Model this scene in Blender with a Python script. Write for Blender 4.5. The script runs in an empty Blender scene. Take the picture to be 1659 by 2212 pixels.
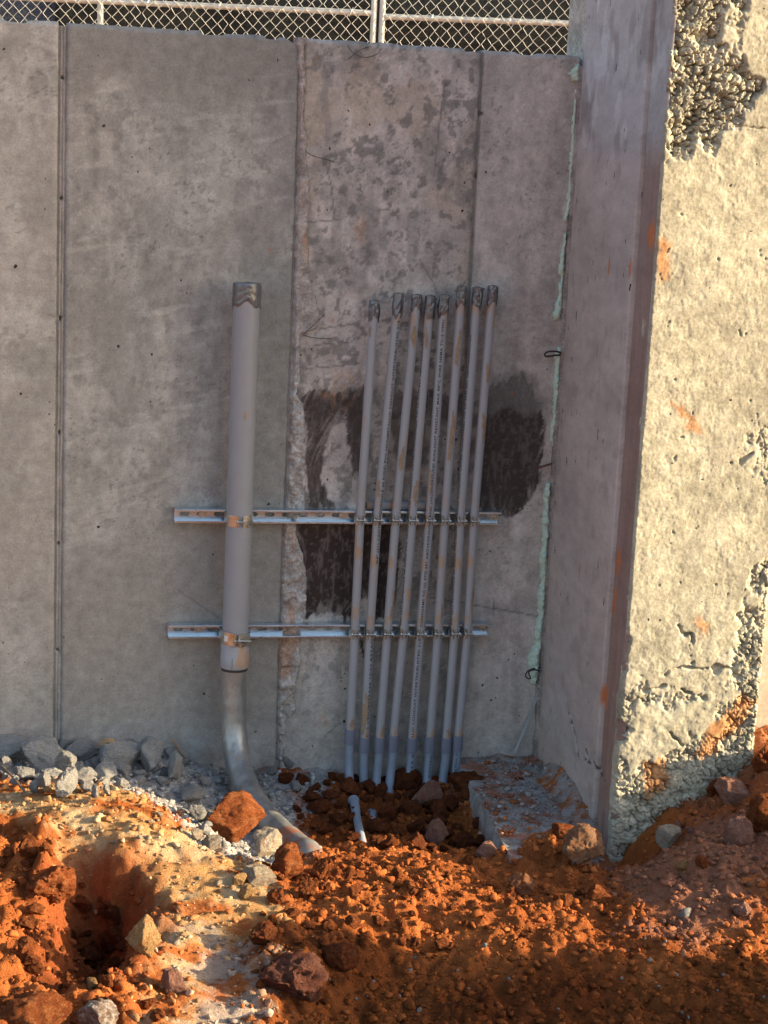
import bpy, bmesh, math, random
import numpy as np
from mathutils import Vector, Matrix

random.seed(7)
RNG = np.random.default_rng(7)
S = bpy.context.scene
C = S.collection

# ------------------------------------------------------------------ camera
F_PX, CX, CY, IMH = 3500.0, 829.5, 1106.0, 2212.0     # solved from the vanishing points of the wall
def unit(v):
    v = np.array(v, float); return v / np.linalg.norm(v)
_down = unit([-857, 18700, F_PX])
_right = np.array([17670, 148, F_PX]); _right = unit(_right - _right.dot(_down) * _down)
_in = np.cross(-_down, _right)
W = np.stack([_right, _in, -_down], 1)                  # world -> camera (x right, y down, z forward)
CAM = np.array([-0.68764211, -4.75, 1.68848974])
cd = bpy.data.cameras.new('camera'); cam = bpy.data.objects.new('camera', cd); C.objects.link(cam)
cd.sensor_fit = 'VERTICAL'; cd.sensor_height = 24.0; cd.lens = 24.0 * F_PX / IMH
cd.clip_start = 0.05; cd.clip_end = 2000
M = Matrix(((W[0, 0], -W[1, 0], -W[2, 0], CAM[0]), (W[0, 1], -W[1, 1], -W[2, 1], CAM[1]),
            (W[0, 2], -W[1, 2], -W[2, 2], CAM[2]), (0, 0, 0, 1)))
cam.matrix_world = M
S.camera = cam

# ------------------------------------------------------------------ sky, sun, exposure
SUN_ELEV, SUN_ALPHA = math.radians(16), math.radians(17)   # alpha: angle of the light to the wall plane
tosun = Vector((math.cos(SUN_ALPHA) * math.cos(SUN_ELEV), -math.sin(SUN_ALPHA) * math.cos(SUN_ELEV), math.sin(SUN_ELEV)))
wd = bpy.data.worlds.new('World'); S.world = wd; wd.use_nodes = True
nt = wd.node_tree; bg = nt.nodes['Background']
sky = nt.nodes.new('ShaderNodeTexSky'); sky.sky_type = 'NISHITA'; sky.sun_disc = False
sky.sun_elevation = SUN_ELEV; sky.sun_rotation = math.atan2(tosun.x, tosun.y)
sky.air_density = 1.0; sky.dust_density = 2.3; sky.ozone_density = 0.6
nt.links.new(sky.outputs[0], bg.inputs[0]); bg.inputs[1].default_value = 0.13
sd = bpy.data.lights.new('sun', 'SUN'); sun = bpy.data.objects.new('sun', sd); C.objects.link(sun)
sd.energy = 5.0; sd.angle = math.radians(0.5); sd.color = (1.0, 0.79, 0.50)
sun.rotation_euler = (-tosun).to_track_quat('-Z', 'Y').to_euler(); sun.location = (6, -6, 6)
S.view_settings.view_transform = 'Standard'; S.view_settings.look = 'None'
S.view_settings.gamma = 1.0; S.view_settings.exposure = 1.58
S.cycles.max_bounces = 6; S.cycles.diffuse_bounces = 3; S.cycles.glossy_bounces = 3
S.render.resolution_x = 768; S.render.resolution_y = 1024

# ------------------------------------------------------------------ photo pixel -> place (pixels of a 1659 x 2212 copy)
def ray(u, v): return W.T @ np.array([(u - CX) / F_PX, (v - CY) / F_PX, 1.0])
def on_wall(u, v, y=0.0):
    r = ray(u, v); return CAM + (y - CAM[1]) / r[1] * r
def on_level(u, v, z=0.0):
    r = ray(u, v); return CAM + (z - CAM[2]) / r[2] * r
def on_side(u, v, x):
    r = ray(u, v); return CAM + (x - CAM[0]) / r[0] * r
def at_depth(u, v, d): return CAM + d * ray(u, v)
def wxz(pts, y=0.0): return [tuple(on_wall(u, v, y)[[0, 2]]) for u, v in pts]

# ------------------------------------------------------------------ numpy noise
def _h(ix, iy, iz, seed):
    with np.errstate(over='ignore'):
        n = (ix.astype(np.int64) * 374761393 + iy.astype(np.int64) * 668265263 + iz.astype(np.int64) * 2147483647 + seed * 1274126177) & 0xffffffff
        n = ((n ^ (n >> 13)) * 1274126177) & 0xffffffff
        n = ((n ^ (n >> 15)) * 2246822519) & 0xffffffff
        n = n ^ (n >> 16)
    return (n & 0xffffff) / float(0xffffff)
def vnoise(x, y, seed=0):
    x = np.asarray(x, float); y = np.asarray(y, float)
    ix = np.floor(x); iy = np.floor(y); fx = x - ix; fy = y - iy
    fx = fx * fx * fx * (fx * (fx * 6 - 15) + 10); fy = fy * fy * fy * (fy * (fy * 6 - 15) + 10)
    z = np.zeros_like(ix)
    a = _h(ix, iy, z, seed); b = _h(ix + 1, iy, z, seed); c = _h(ix, iy + 1, z, seed); d = _h(ix + 1, iy + 1, z, seed)
    return (a + (b - a) * fx) * (1 - fy) + (c + (d - c) * fx) * fy
def fbm(x, y, seed=0, oct=4, gain=0.5):
    s = 0; a = 1; t = 0
    for o in range(oct):
        s = s + a * vnoise(x * 2 ** o + 17.3 * o, y * 2 ** o + 5.1 * o, seed + o); t += a; a *= gain
    return s / t
def vnoise3(p, seed=0):
    i = np.floor(p); f = p - i; f = f * f * (3 - 2 * f)
    r = 0
    for dx in (0, 1):
        for dy in (0, 1):
            for dz in (0, 1):
                w = (f[:, 0] if dx else 1 - f[:, 0]) * (f[:, 1] if dy else 1 - f[:, 1]) * (f[:, 2] if dz else 1 - f[:, 2])
                r = r + w * _h(i[:, 0] + dx, i[:, 1] + dy, i[:, 2] + dz, seed)
    return r
def fbm3(p, seed=0, oct=4, gain=0.5):
    s = 0; a = 1; t = 0
    for o in range(oct):
        s = s + a * vnoise3(p * 2 ** o + 9.7 * o, seed + o); t += a; a *= gain
    return s / t
def worley(x, y, seed=0, facet=False):
    ix = np.floor(x); iy = np.floor(y)
    f1 = np.full(x.shape, 9.0); f2 = np.full(x.shape, 9.0); cid = np.zeros(x.shape); tl = np.zeros(x.shape)
    for dx in (-1, 0, 1):
        for dy in (-1, 0, 1):
            jx = ix + dx; jy = iy + dy; z = np.zeros_like(ix)
            px = jx + _h(jx, jy, z, seed); py = jy + _h(jx, jy, z + 1, seed)
            d = np.hypot(x - px, y - py)
            r = _h(jx, jy, z + 2, seed)
            cid = np.where(d < f1, r, cid)
            if facet: tl = np.where(d < f1, (x - px) * (_h(jx, jy, z + 3, seed) - .5) * 2 + (y - py) * (_h(jx, jy, z + 4, seed) - .5) * 2, tl)
            f2 = np.where(d < f1, f1, np.minimum(f2, d)); f1 = np.minimum(f1, d)
    return (f1, f2, cid, tl) if facet else (f1, f2, cid)
def sstep(a, b, x):
    t = np.clip((x - a) / (b - a), 0, 1); return t * t * (3 - 2 * t)
def sdf(poly, X, Y):
    """signed distance to a closed polygon, negative inside"""
    P = np.array(poly, float); n = len(P)
    d = np.full(X.shape, 1e9); ins = np.zeros(X.shape, bool)
    for i in range(n):
        a = P[i]; b = P[(i + 1) % n]; e = b - a
        wx = X - a[0]; wy = Y - a[1]
        t = np.clip((wx * e[0] + wy * e[1]) / max(e.dot(e), 1e-12), 0, 1)
        d = np.minimum(d, np.hypot(wx - e[0] * t, wy - e[1] * t))
        c = ((a[1] > Y) != (b[1] > Y))
        with np.errstate(divide='ignore', invalid='ignore'):
            xi = (b[0] - a[0]) * (Y - a[1]) / (b[1] - a[1] if b[1] != a[1] else 1e-12) + a[0]
        ins ^= c & (X < xi)
    return np.where(ins, -d, d)
def linedist(pts, X, Y):
    d = np.full(X.shape, 1e9); P = np.array(pts, float)
    for i in range(len(P) - 1):
        a = P[i]; e = P[i + 1] - a
        t = np.clip(((X - a[0]) * e[0] + (Y - a[1]) * e[1]) / max(e.dot(e), 1e-12), 0, 1)
        d = np.minimum(d, np.hypot(X - a[0] - e[0] * t, Y - a[1] - e[1] * t))
    return d
def mixc(col, c, m):
    m = np.clip(m, 0, 1)[..., None]; return col * (1 - m) + np.array(c) * m

# ------------------------------------------------------------------ materials
MATS = {}
def new_mat(name):
    m = bpy.data.materials.new(name); m.use_nodes = True; MATS[name] = m
    return m, m.node_tree, m.node_tree.nodes['Principled BSDF']
def nd(t, kind, **kw):
    n = t.nodes.new(kind)
    for k, v in kw.items():
        if k.startswith('i_'): n.inputs[k[2:].replace('_', ' ')].default_value = v
        else: setattr(n, k, v)
    return n
def noise_node(t, vec, scale, detail=4, rough=0.55):
    n = nd(t, 'ShaderNodeTexNoise'); n.inputs['Scale'].default_value = scale
    n.inputs['Detail'].default_value = detail; n.inputs['Roughness'].default_value = rough
    if vec is not None: t.links.new(vec, n.inputs['Vector'])
    return n.outputs['Fac']
def ramp(t, fac, stops):
    r = nd(t, 'ShaderNodeValToRGB'); cr = r.color_ramp
    while len(cr.elements) < len(stops): cr.elements.new(0.5)
    for e, (p, c) in zip(cr.elements, stops):
        e.position = p; e.color = (*c, 1) if len(c) == 3 else c
    t.links.new(fac, r.inputs[0]); return r.outputs[0]
def mixn(t, a, b, fac, mode='MIX'):
    n = nd(t, 'ShaderNodeMix', data_type='RGBA', blend_type=mode)
    for sock, val in ((n.inputs[0], fac), (n.inputs[6], a), (n.inputs[7], b)):
        if hasattr(val, 'is_linked'): t.links.new(val, sock)
        elif isinstance(val, tuple): sock.default_value = (*val, 1)
        else: sock.default_value = val
    return n.outputs[2]
def mathn(t, op, a, b=None):
    n = nd(t, 'ShaderNodeMath', operation=op)
    for s, v in zip(n.inputs, (a, b)):
        if v is None: continue
        if hasattr(v, 'is_linked'): t.links.new(v, s)
        else: s.default_value = v
    return n.outputs[0]
def bump(t, b, height, strength, dist, prev=None):
    n = nd(t, 'ShaderNodeBump'); n.inputs['Strength'].default_value = strength; n.inputs['Distance'].default_value = dist
    t.links.new(height, n.inputs['Height'])
    if prev is not None: t.links.new(prev, n.inputs['Normal'])
    t.links.new(n.outputs[0], b.inputs['Normal']); return n.outputs[0]
def coord(t, stretch=(1, 1, 1), which='Object'):
    tc = nd(t, 'ShaderNodeTexCoord'); mp = nd(t, 'ShaderNodeMapping')
    mp.inputs['Scale'].default_value = stretch
    t.links.new(tc.outputs[which], mp.inputs[0]); return mp.outputs[0]

def concrete_mat(name, holes=True, speck=0.20, stretch=(1, 1, 1), hole_scale=42, hole_str=(9, 1, 9), bumpd=0.0022):
    """colour comes from the mesh attribute worked out below; the nodes add grain, pinholes and relief"""
    m, t, b = new_mat(name)
    at = nd(t, 'ShaderNodeAttribute', attribute_name='Col')
    v = coord(t, stretch); v0 = coord(t)
    g1 = noise_node(t, v0, 160, 3, 0.7); g2 = noise_node(t, v, 28, 5, 0.65); g3 = noise_node(t, v0, 420, 2, 0.6)
    c = mixn(t, at.outputs['Color'], ramp(t, g1, [(0.3, (0.55,) * 3), (0.7, (1.4,) * 3)]), speck * 1.8, 'MULTIPLY')
    c = mixn(t, c, ramp(t, g2, [(0.35, (0.62, 0.61, 0.60)), (0.65, (1.3, 1.3, 1.3))]), speck * 2.0, 'MULTIPLY')
    hgt = mathn(t, 'ADD', mathn(t, 'MULTIPLY', g2, 1.2), mathn(t, 'MULTIPLY', g3, 0.35))
    if holes:
        vo = nd(t, 'ShaderNodeTexVoronoi', feature='F1'); vo.inputs['Scale'].default_value = hole_scale
        vo.inputs['Randomness'].default_value = 1.0
        wv = nd(t, 'ShaderNodeVectorMath', operation='MULTIPLY'); t.links.new(v0, wv.inputs[0]); wv.inputs[1].default_value = hole_str
        off = nd(t, 'ShaderNodeTexNoise'); off.inputs['Scale'].default_value = 60; t.links.new(v0, off.inputs['Vector'])
        ad = nd(t, 'ShaderNodeVectorMath', operation='MULTIPLY_ADD'); t.links.new(off.outputs['Color'], ad.inputs[0]); ad.inputs[1].default_value = (.012,) * 3
        t.links.new(wv.outputs[0], ad.inputs[2]); t.links.new(ad.outputs[0], vo.inputs['Vector'])
        sp = nd(t, 'ShaderNodeSeparateColor'); t.links.new(vo.outputs['Color'], sp.inputs[0])
        rad = mathn(t, 'MULTIPLY', mathn(t, 'POWER', sp.outputs[0], 8), 0.26)
        cl = noise_node(t, v0, 3.0, 2)
        rad = mathn(t, 'MULTIPLY', rad, ramp(t, cl, [(0.36, (0, 0, 0)), (0.60, (1, 1, 1))]))
        hole = mathn(t, 'LESS_THAN', vo.outputs['Distance'], rad)
        c = mixn(t, c, (0.045, 0.04, 0.038), hole)  # shade inside the pinholes painted as dark dots
        hgt = mathn(t, 'SUBTRACT', hgt, mathn(t, 'MULTIPLY', hole, 2.0))
    t.links.new(c, b.inputs['Base Color']); b.inputs['Roughness'].default_value = 0.88
    b.inputs['Specular IOR Level'].default_value = 0.25
    bump(t, b, hgt, 0.9, bumpd)
    return m
concrete_mat('wall_concrete', hole_scale=62, hole_str=(1, 1, 0.8))
concrete_mat('pier_side_concrete', bumpd=.0008, speck=.13, stretch=(1, .35, 0.8), hole_scale=60, hole_str=(1, 1, 0.28))
concrete_mat('pier_face_concrete', speck=0.32, hole_scale=60, hole_str=(1, 1, 1), bumpd=0.0016)
concrete_mat('rough_mortar', holes=False, speck=0.4, bumpd=0.004)

def attr_soil(name, rough_bump=0.006):
    m, t, b = new_mat(name)
    at = nd(t, 'ShaderNodeAttribute', attribute_name='Col'); v = coord(t)
    g1 = noise_node(t, v, 45, 6, 0.7); g2 = noise_node(t, v, 260, 4, 0.7)
    c = mixn(t, at.outputs['Color'], ramp(t, g1, [(0.3, (0.6, 0.55, 0.5)), (0.7, (1.3, 1.32, 1.35))]), 0.55, 'MULTIPLY')
    c = mixn(t, c, ramp(t, g2, [(0.3, (0.6,) * 3), (0.7, (1.35,) * 3)]), 0.5, 'MULTIPLY')
    t.links.new(c, b.inputs['Base Color']); b.inputs['Roughness'].default_value = 1.0
    b.inputs['Specular IOR Level'].default_value = 0.05
    h = mathn(t, 'ADD', g1, mathn(t, 'MULTIPLY', g2, 0.45)); bump(t, b, h, 1.0, rough_bump)
    return m
attr_soil('soil', 0.010); attr_soil('soil_crumb', 0.004)

def stone_mat(name, c1, c2, c3=None, scale=30, bumpd=0.004, amt3=0.35):
    m, t, b = new_mat(name)
    v = coord(t); oi = nd(t, 'ShaderNodeObjectInfo')
    ad = nd(t, 'ShaderNodeVectorMath', operation='ADD'); t.links.new(v, ad.inputs[0])
    mu = nd(t, 'ShaderNodeMath', operation='MULTIPLY'); t.links.new(oi.outputs['Random'], mu.inputs[0]); mu.inputs[1].default_value = 13
    t.links.new(mu.outputs[0], ad.inputs[1]); v = ad.outputs[0]
    g = noise_node(t, v, 2.2, 6, 0.65); g2 = noise_node(t, v, 14, 4, 0.7)
    c = ramp(t, g, [(0.3, c1), (0.7, c2)])
    if c3: c = mixn(t, c, c3, ramp(t, noise_node(t, v, 3.1, 5, 0.6), [(0.5, (0, 0, 0)), (0.62, (amt3,) * 3)]))
    c = mixn(t, c, ramp(t, g2, [(0.3, (0.45,) * 3), (0.7, (1.45,) * 3)]), 0.6, 'MULTIPLY')
    vr = nd(t, 'ShaderNodeMapRange'); t.links.new(oi.outputs['Random'], vr.inputs[0]); vr.inputs[3].default_value = 0.78; vr.inputs[4].default_value = 1.15
    hsv = nd(t, 'ShaderNodeHueSaturation'); t.links.new(c, hsv.inputs['Color']); t.links.new(vr.outputs[0], hsv.inputs['Value'])
    t.links.new(hsv.outputs[0], b.inputs['Base Color']); b.inputs['Roughness'].default_value = 0.97
    b.inputs['Specular IOR Level'].default_value = 0.08
    g3 = noise_node(t, v, 38, 4, 0.7)
    bump(t, b, mathn(t, 'ADD', mathn(t, 'ADD', g2, mathn(t, 'MULTIPLY', g3, 0.6)), mathn(t, 'MULTIPLY', g, 1.5)), 1.0, bumpd * 3)
    return m
RED1, RED2 = (0.15, 0.040, 0.015), (0.31, 0.092, 0.030)
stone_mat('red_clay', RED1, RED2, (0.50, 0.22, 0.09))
stone_mat('shaded_clay', (0.10, 0.028, 0.012), (0.22, 0.066, 0.024), (0.28, 0.12, 0.06))  # darker red clay: shade painted into clods of hole, hollow and foreground
stone_mat('pink_clay', (0.28, 0.12, 0.085), (0.42, 0.22, 0.16), (0.45, 0.36, 0.30))
stone_mat('orange_stone', (0.27, 0.115, 0.055), (0.40, 0.22, 0.125), (0.44, 0.33, 0.24))
stone_mat('mauve_clay', (0.11, 0.036, 0.022), (0.20, 0.085, 0.06), (0.22, 0.13, 0.10))
stone_mat('grey_rubble', (0.36, 0.35, 0.34), (0.54, 0.525, 0.50))
stone_mat('cream_rock', (0.44, 0.37, 0.28), (0.56, 0.49, 0.39), (0.42, 0.16, 0.06), amt3=0.5)
stone_mat('tan_rock', (0.36, 0.21, 0.09), (0.47, 0.31, 0.15), (0.40, 0.13, 0.05))
stone_mat('speckled_rock', (0.12, 0.05, 0.035), (0.50, 0.40, 0.33), (0.62, 0.56, 0.5), amt3=0.9)
stone_mat('brown_stone', (0.20, 0.075, 0.035), (0.30, 0.14, 0.07))

def plain(name, col, rough=0.5, metal=0.0, nscale=40, namt=0.25, bumpd=0.0, spec=0.5, dirt=None, dirt_lo=0.6, stretch=(1, 1, 1), dscale=9):
    m, t, b = new_mat(name); v = coord(t, stretch)
    g = noise_node(t, v, nscale, 5, 0.6)
    c = mixn(t, col, ramp(t, g, [(0.3, (0.6,) * 3), (0.7, (1.35,) * 3)]), namt, 'MULTIPLY')
    r = ramp(t, g, [(0.3, (max(rough - .12, .02),) * 3), (0.7, (min(rough + .12, 1),) * 3)])
    if dirt:
        k = ramp(t, noise_node(t, v, dscale, 5, 0.62), [(dirt_lo, (0, 0, 0)), (dirt_lo + 0.09, (0.85,) * 3)])
        c = mixn(t, c, dirt, k)
        if metal: t.links.new(mathn(t, 'MULTIPLY', mathn(t, 'SUBTRACT', 1.0, k), metal), b.inputs['Metallic'])
    t.links.new(c, b.inputs['Base Color']); t.links.new(r, b.inputs['Roughness'])
    if not (dirt and metal): b.inputs['Metallic'].default_value = metal
    b.inputs['Specular IOR Level'].default_value = spec
    if bumpd: bump(t, b, g, 0.8, bumpd)
    return m
plain('pvc_grey', (0.315, 0.322, 0.345), 0.5, 0, 25, 0.12, dirt=(0.42, 0.24, 0.11), dirt_lo=0.535, stretch=(1, 1, 0.35), dscale=18, spec=0.35)
plain('pvc_large', (0.275, 0.282, 0.305), 0.45, 0, 25, 0.10, dirt=(0.42, 0.25, 0.14), dirt_lo=0.66, dscale=11, spec=0.4)
plain('pvc_coupling', (0.165, 0.18, 0.235), 0.38, 0, 30, 0.12)
plain('pvc_blue_grey', (0.22, 0.265, 0.33), 0.5, 0, 30, 0.12, dirt=(0.33, 0.13, 0.06), dirt_lo=0.66, dscale=14)
plain('black_band', (0.03, 0.026, 0.025), 0.6, 0)
plain('print_ink', (0.025, 0.024, 0.028), 0.7, 0)
plain('duct_tape', (0.165, 0.17, 0.18), 0.36, 0.5, 60, 0.3, 0.0004)
plain('zinc', (0.60, 0.68, 0.76), 0.28, 0.9, 30, 0.25, stretch=(0.15, 1, 1))
plain('clamp_zinc', (0.60, 0.59, 0.53), 0.33, 0.95, 40, 0.3)
plain('bolt_steel', (0.55, 0.52, 0.47), 0.35, 0.9, 60, 0.3)
plain('rigid_steel', (0.36, 0.37, 0.37), 0.46, 0.75, 26, 0.75, 0.0012, dirt=(0.24, 0.205, 0.17), dirt_lo=0.50, stretch=(1, 1, 0.6), dscale=11)
plain('elbow_wrap', (0.24, 0.235, 0.23), 0.5, 0.3, 30, 0.5, 0.002, dirt=(0.30, 0.10, 0.04), dirt_lo=0.47, dscale=16)
plain('foam_green', (0.47, 0.60, 0.51), 0.85, 0, 90, 0.5, 0.002)
plain('rust_wire', (0.06, 0.045, 0.04), 0.8, 0.2)
plain('rust_nail', (0.16, 0.085, 0.06), 0.85, 0.1)
plain('mud', (0.30, 0.215, 0.145), 0.9, 0, 60, 0.5)
plain('white_strip', (0.30, 0.31, 0.31), 0.6, 0)
plain('label_white', (0.7, 0.68, 0.62), 0.6, 0)
plain('galv_pipe', (0.60, 0.62, 0.58), 0.55, 0.2, 30, 0.3, dirt=(0.38, 0.33, 0.2), dirt_lo=0.64)
plain('link_wire', (0.52, 0.55, 0.54), 0.45, 0.2, 40, 0.3)
plain('wood', (0.42, 0.25, 0.12), 0.8, 0, 40, 0.5, 0.002, stretch=(0.2, 1, 1))
plain('stick', (0.16, 0.12, 0.10), 0.9, 0, 40, 0.4)
def fabric(name, c1, c2):
    m, t, b = new_mat(name); v = coord(t)
    w = nd(t, 'ShaderNodeTexWave', wave_type='BANDS', bands_direction='Z'); w.inputs['Scale'].default_value = 90; w.inputs['Distortion'].default_value = 3; t.links.new(v, w.inputs[0])
    g = noise_node(t, v, 60, 5, 0.75); g2 = noise_node(t, v, 2.3, 3)
    c = ramp(t, g, [(0.35, c1), (0.68, c2)])
    c = mixn(t, c, ramp(t, w.outputs['Fac'], [(0, (0.6,) * 3), (1, (1.2,) * 3)]), 0.5, 'MULTIPLY')
    c = mixn(t, c, ramp(t, g2, [(0.35, (0.5,) * 3), (0.65, (1.5,) * 3)]), 0.6, 'MULTIPLY')
    t.links.new(c, b.inputs['Base Color']); b.inputs['Roughness'].default_value = 0.85
    bump(t, b, g, 0.8, 0.01)
fabric('dark_fabric', (0.0035, 0.006, 0.006), (0.026, 0.033, 0.031))
fabric('blue_fabric', (0.03, 0.045, 0.07), (0.12, 0.16, 0.20))

# ------------------------------------------------------------------ mesh helpers
def tag(o, label=None, cat=None, group=None, kind=None):
    if label: o['label'] = label
    if cat: o['category'] = cat
    if group: o['group'] = group
    if kind: o['kind'] = kind
    return o
def link(o, parent=None):
    C.objects.link(o)
    if parent is not None: o.parent = parent
    return o
def thing(name, loc, label, cat, group=None):
    o = bpy.data.objects.new(name, None); o.empty_display_size = 0.05
    link(o); o.location = loc; return tag(o, label, cat, group)
def np_mesh(name, V, Fq, mat, parent=None, col=None, smooth=True, origin=None):
    """V (n,3) world positions, Fq list/array of faces; children are stored in the parent's space"""
    V = np.asarray(V, float)
    me = bpy.data.meshes.new(name)
    if parent is not None and origin is None: origin = np.array(parent.location)
    elif origin is None: origin = np.zeros(3)
    V = V - np.asarray(origin)
    if isinstance(Fq, np.ndarray):
        k = Fq.shape[1]; n = len(Fq)
        me.vertices.add(len(V)); me.vertices.foreach_set('co', V.astype(np.float32).ravel())
        me.loops.add(n * k); me.loops.foreach_set('vertex_index', Fq.astype(np.int32).ravel())
        me.polygons.add(n); me.polygons.foreach_set('loop_start', np.arange(0, n * k, k, dtype=np.int32))
        me.update(calc_edges=True)
    else:
        me.from_pydata([tuple(v) for v in V], [], [tuple(f) for f in Fq])
    me.validate()
    if smooth: me.polygons.foreach_set('use_smooth', np.ones(len(me.polygons), bool))
    if col is not None:
        a = me.color_attributes.new('Col', 'FLOAT_COLOR', 'POINT')
        cc = np.ones((len(V), 4), np.float32); cc[:, :3] = np.asarray(col).reshape(-1, 3); a.data.foreach_set('color', cc.ravel())
    me.materials.append(MATS[mat])
    o = bpy.data.objects.new(name, me); link(o, parent)
    if parent is None: o.location = tuple(origin)
    return o
def grid_faces(n, m):
    i = np.arange(n - 1)[:, None] * m + np.arange(m - 1)[None, :]
    return np.stack([i, i + 1, i + m + 1, i + m], -1).reshape(-1, 4)
class MB:
    def __init__(s): s.v = []; s.f = []
    def add(s, V, Fc):
        o = len(s.v); s.v += [tuple(v) for v in V]; s.f += [tuple(i + o for i in f) for f in Fc]; return s
    def box(s, a, b):
        x0, y0, z0 = a; x1, y1, z1 = b
        V = [(x0, y0, z0), (x1, y0, z0), (x1, y1, z0), (x0, y1, z0), (x0, y0, z1), (x1, y0, z1), (x1, y1, z1), (x0, y1, z1)]
        return s.add(V, [(0, 3, 2, 1), (4, 5, 6, 7), (0, 1, 5, 4), (1, 2, 6, 5), (2, 3, 7, 6), (3, 0, 4, 7)])
    def prism(s, poly, y0, y1):
        """polygon in x,z pushed from y0 to y1"""
        n = len(poly); V = [(x, y0, z) for x, z in poly] + [(x, y1, z) for x, z in poly]
        return s.add(V, [tuple(range(n)), tuple(range(2 * n - 1, n - 1, -1))] + [(i, i + n, (i + 1) % n + n, (i + 1) % n) for i in range(n)])
    def tube(s, path, r, n=12, cap=True):
        P = [np.array(p, float) for p in path]; k = len(P)
        rr = r if hasattr(r, '__len__') else [r] * k
        T = [unit(P[min(i + 1, k - 1)] - P[max(i - 1, 0)]) for i in range(k)]
        ref = np.array([0, -1, 0.0]) if abs(T[0][1]) < 0.9 else np.array([1.0, 0, 0])
        U = unit(ref - ref.dot(T[0]) * T[0]); V = []
        for i in range(k):
            U = unit(U - U.dot(T[i]) * T[i]); B = np.cross(T[i], U)
            for j in range(n):
                a = 2 * math.pi * j / n; V.append(P[i] + rr[i] * (math.cos(a) * U + math.sin(a) * B))
        Fc = [(i * n + j, i * n + (j + 1) % n, (i + 1) * n + (j + 1) % n, (i + 1) * n + j) for i in range(k - 1) for j in range(n)]
        if cap: Fc += [tuple(range(n - 1, -1, -1)), tuple((k - 1) * n + j for j in range(n))]
        return s.add(V, Fc)
    def build(s, name, mat, parent=None, smooth=False, bevel=0, origin=None):
        o = np_mesh(name, s.v, s.f, mat, parent, None, smooth, origin)
        bm = bmesh.new(); bm.from_mesh(o.data); bmesh.ops.recalc_face_normals(bm, faces=bm.faces); bm.to_mesh(o.data); bm.free()
        if smooth: o.data.set_sharp_from_angle(angle=math.radians(38))
        if bevel:
            m = o.modifiers.new('bevel', 'BEVEL'); m.width = bevel; m.segments = 2; m.limit_method = 'ANGLE'
        return o
def spline(pts, n=40):
    P = [np.array(p, float) for p in pts]; P = [2 * P[0] - P[1]] + P + [2 * P[-1] - P[-2]]
    out = []; segs = len(P) - 3; per = max(2, n // segs)
    for i in range(segs):
        a, b, c, d = P[i:i + 4]
        for j in range(per):
            t = j / per
            out.append(0.5 * (2 * b + (c - a) * t + (2 * a - 5 * b + 4 * c - d) * t * t + (3 * b - a - 3 * c + d) * t ** 3))
    out.append(P[-2]); return out

def skin_panel(name, U, V2, place, depth_vec, mat, parent, col, skirt=True):
    """displaced sheet (grid of points) with closed rims going back by depth_vec"""
    n, m = U.shape
    P = place.reshape(-1, 3); Fq = grid_faces(n, m); cc = col.reshape(-1, 3)
    if skirt:
        rim = np.concatenate([np.arange(m), np.arange(1, n) * m + m - 1, (n - 1) * m + np.arange(m - 2, -1, -1), np.arange(n - 2, 0, -1) * m])
        k = len(rim); o = len(P)
        P = np.vstack([P, P[rim] + np.array(depth_vec)]); cc = np.vstack([cc, cc[rim]])
        a = rim; b = np.roll(rim, -1); ia = o + np.arange(k); ib = np.roll(ia, -1)
        Fq = np.vstack([Fq, np.stack([a, ia, ib, b], -1)])
    return np_mesh(name, P, Fq, mat, parent, cc)

# ================================================================== GROUND
FX = (-1.45, 1.95); FY = (-2.15, 0.06)
ctrl = []
def cp(u, v, z): p = on_level(u, v, z); ctrl.append((p[0], p[1], z))
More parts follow.
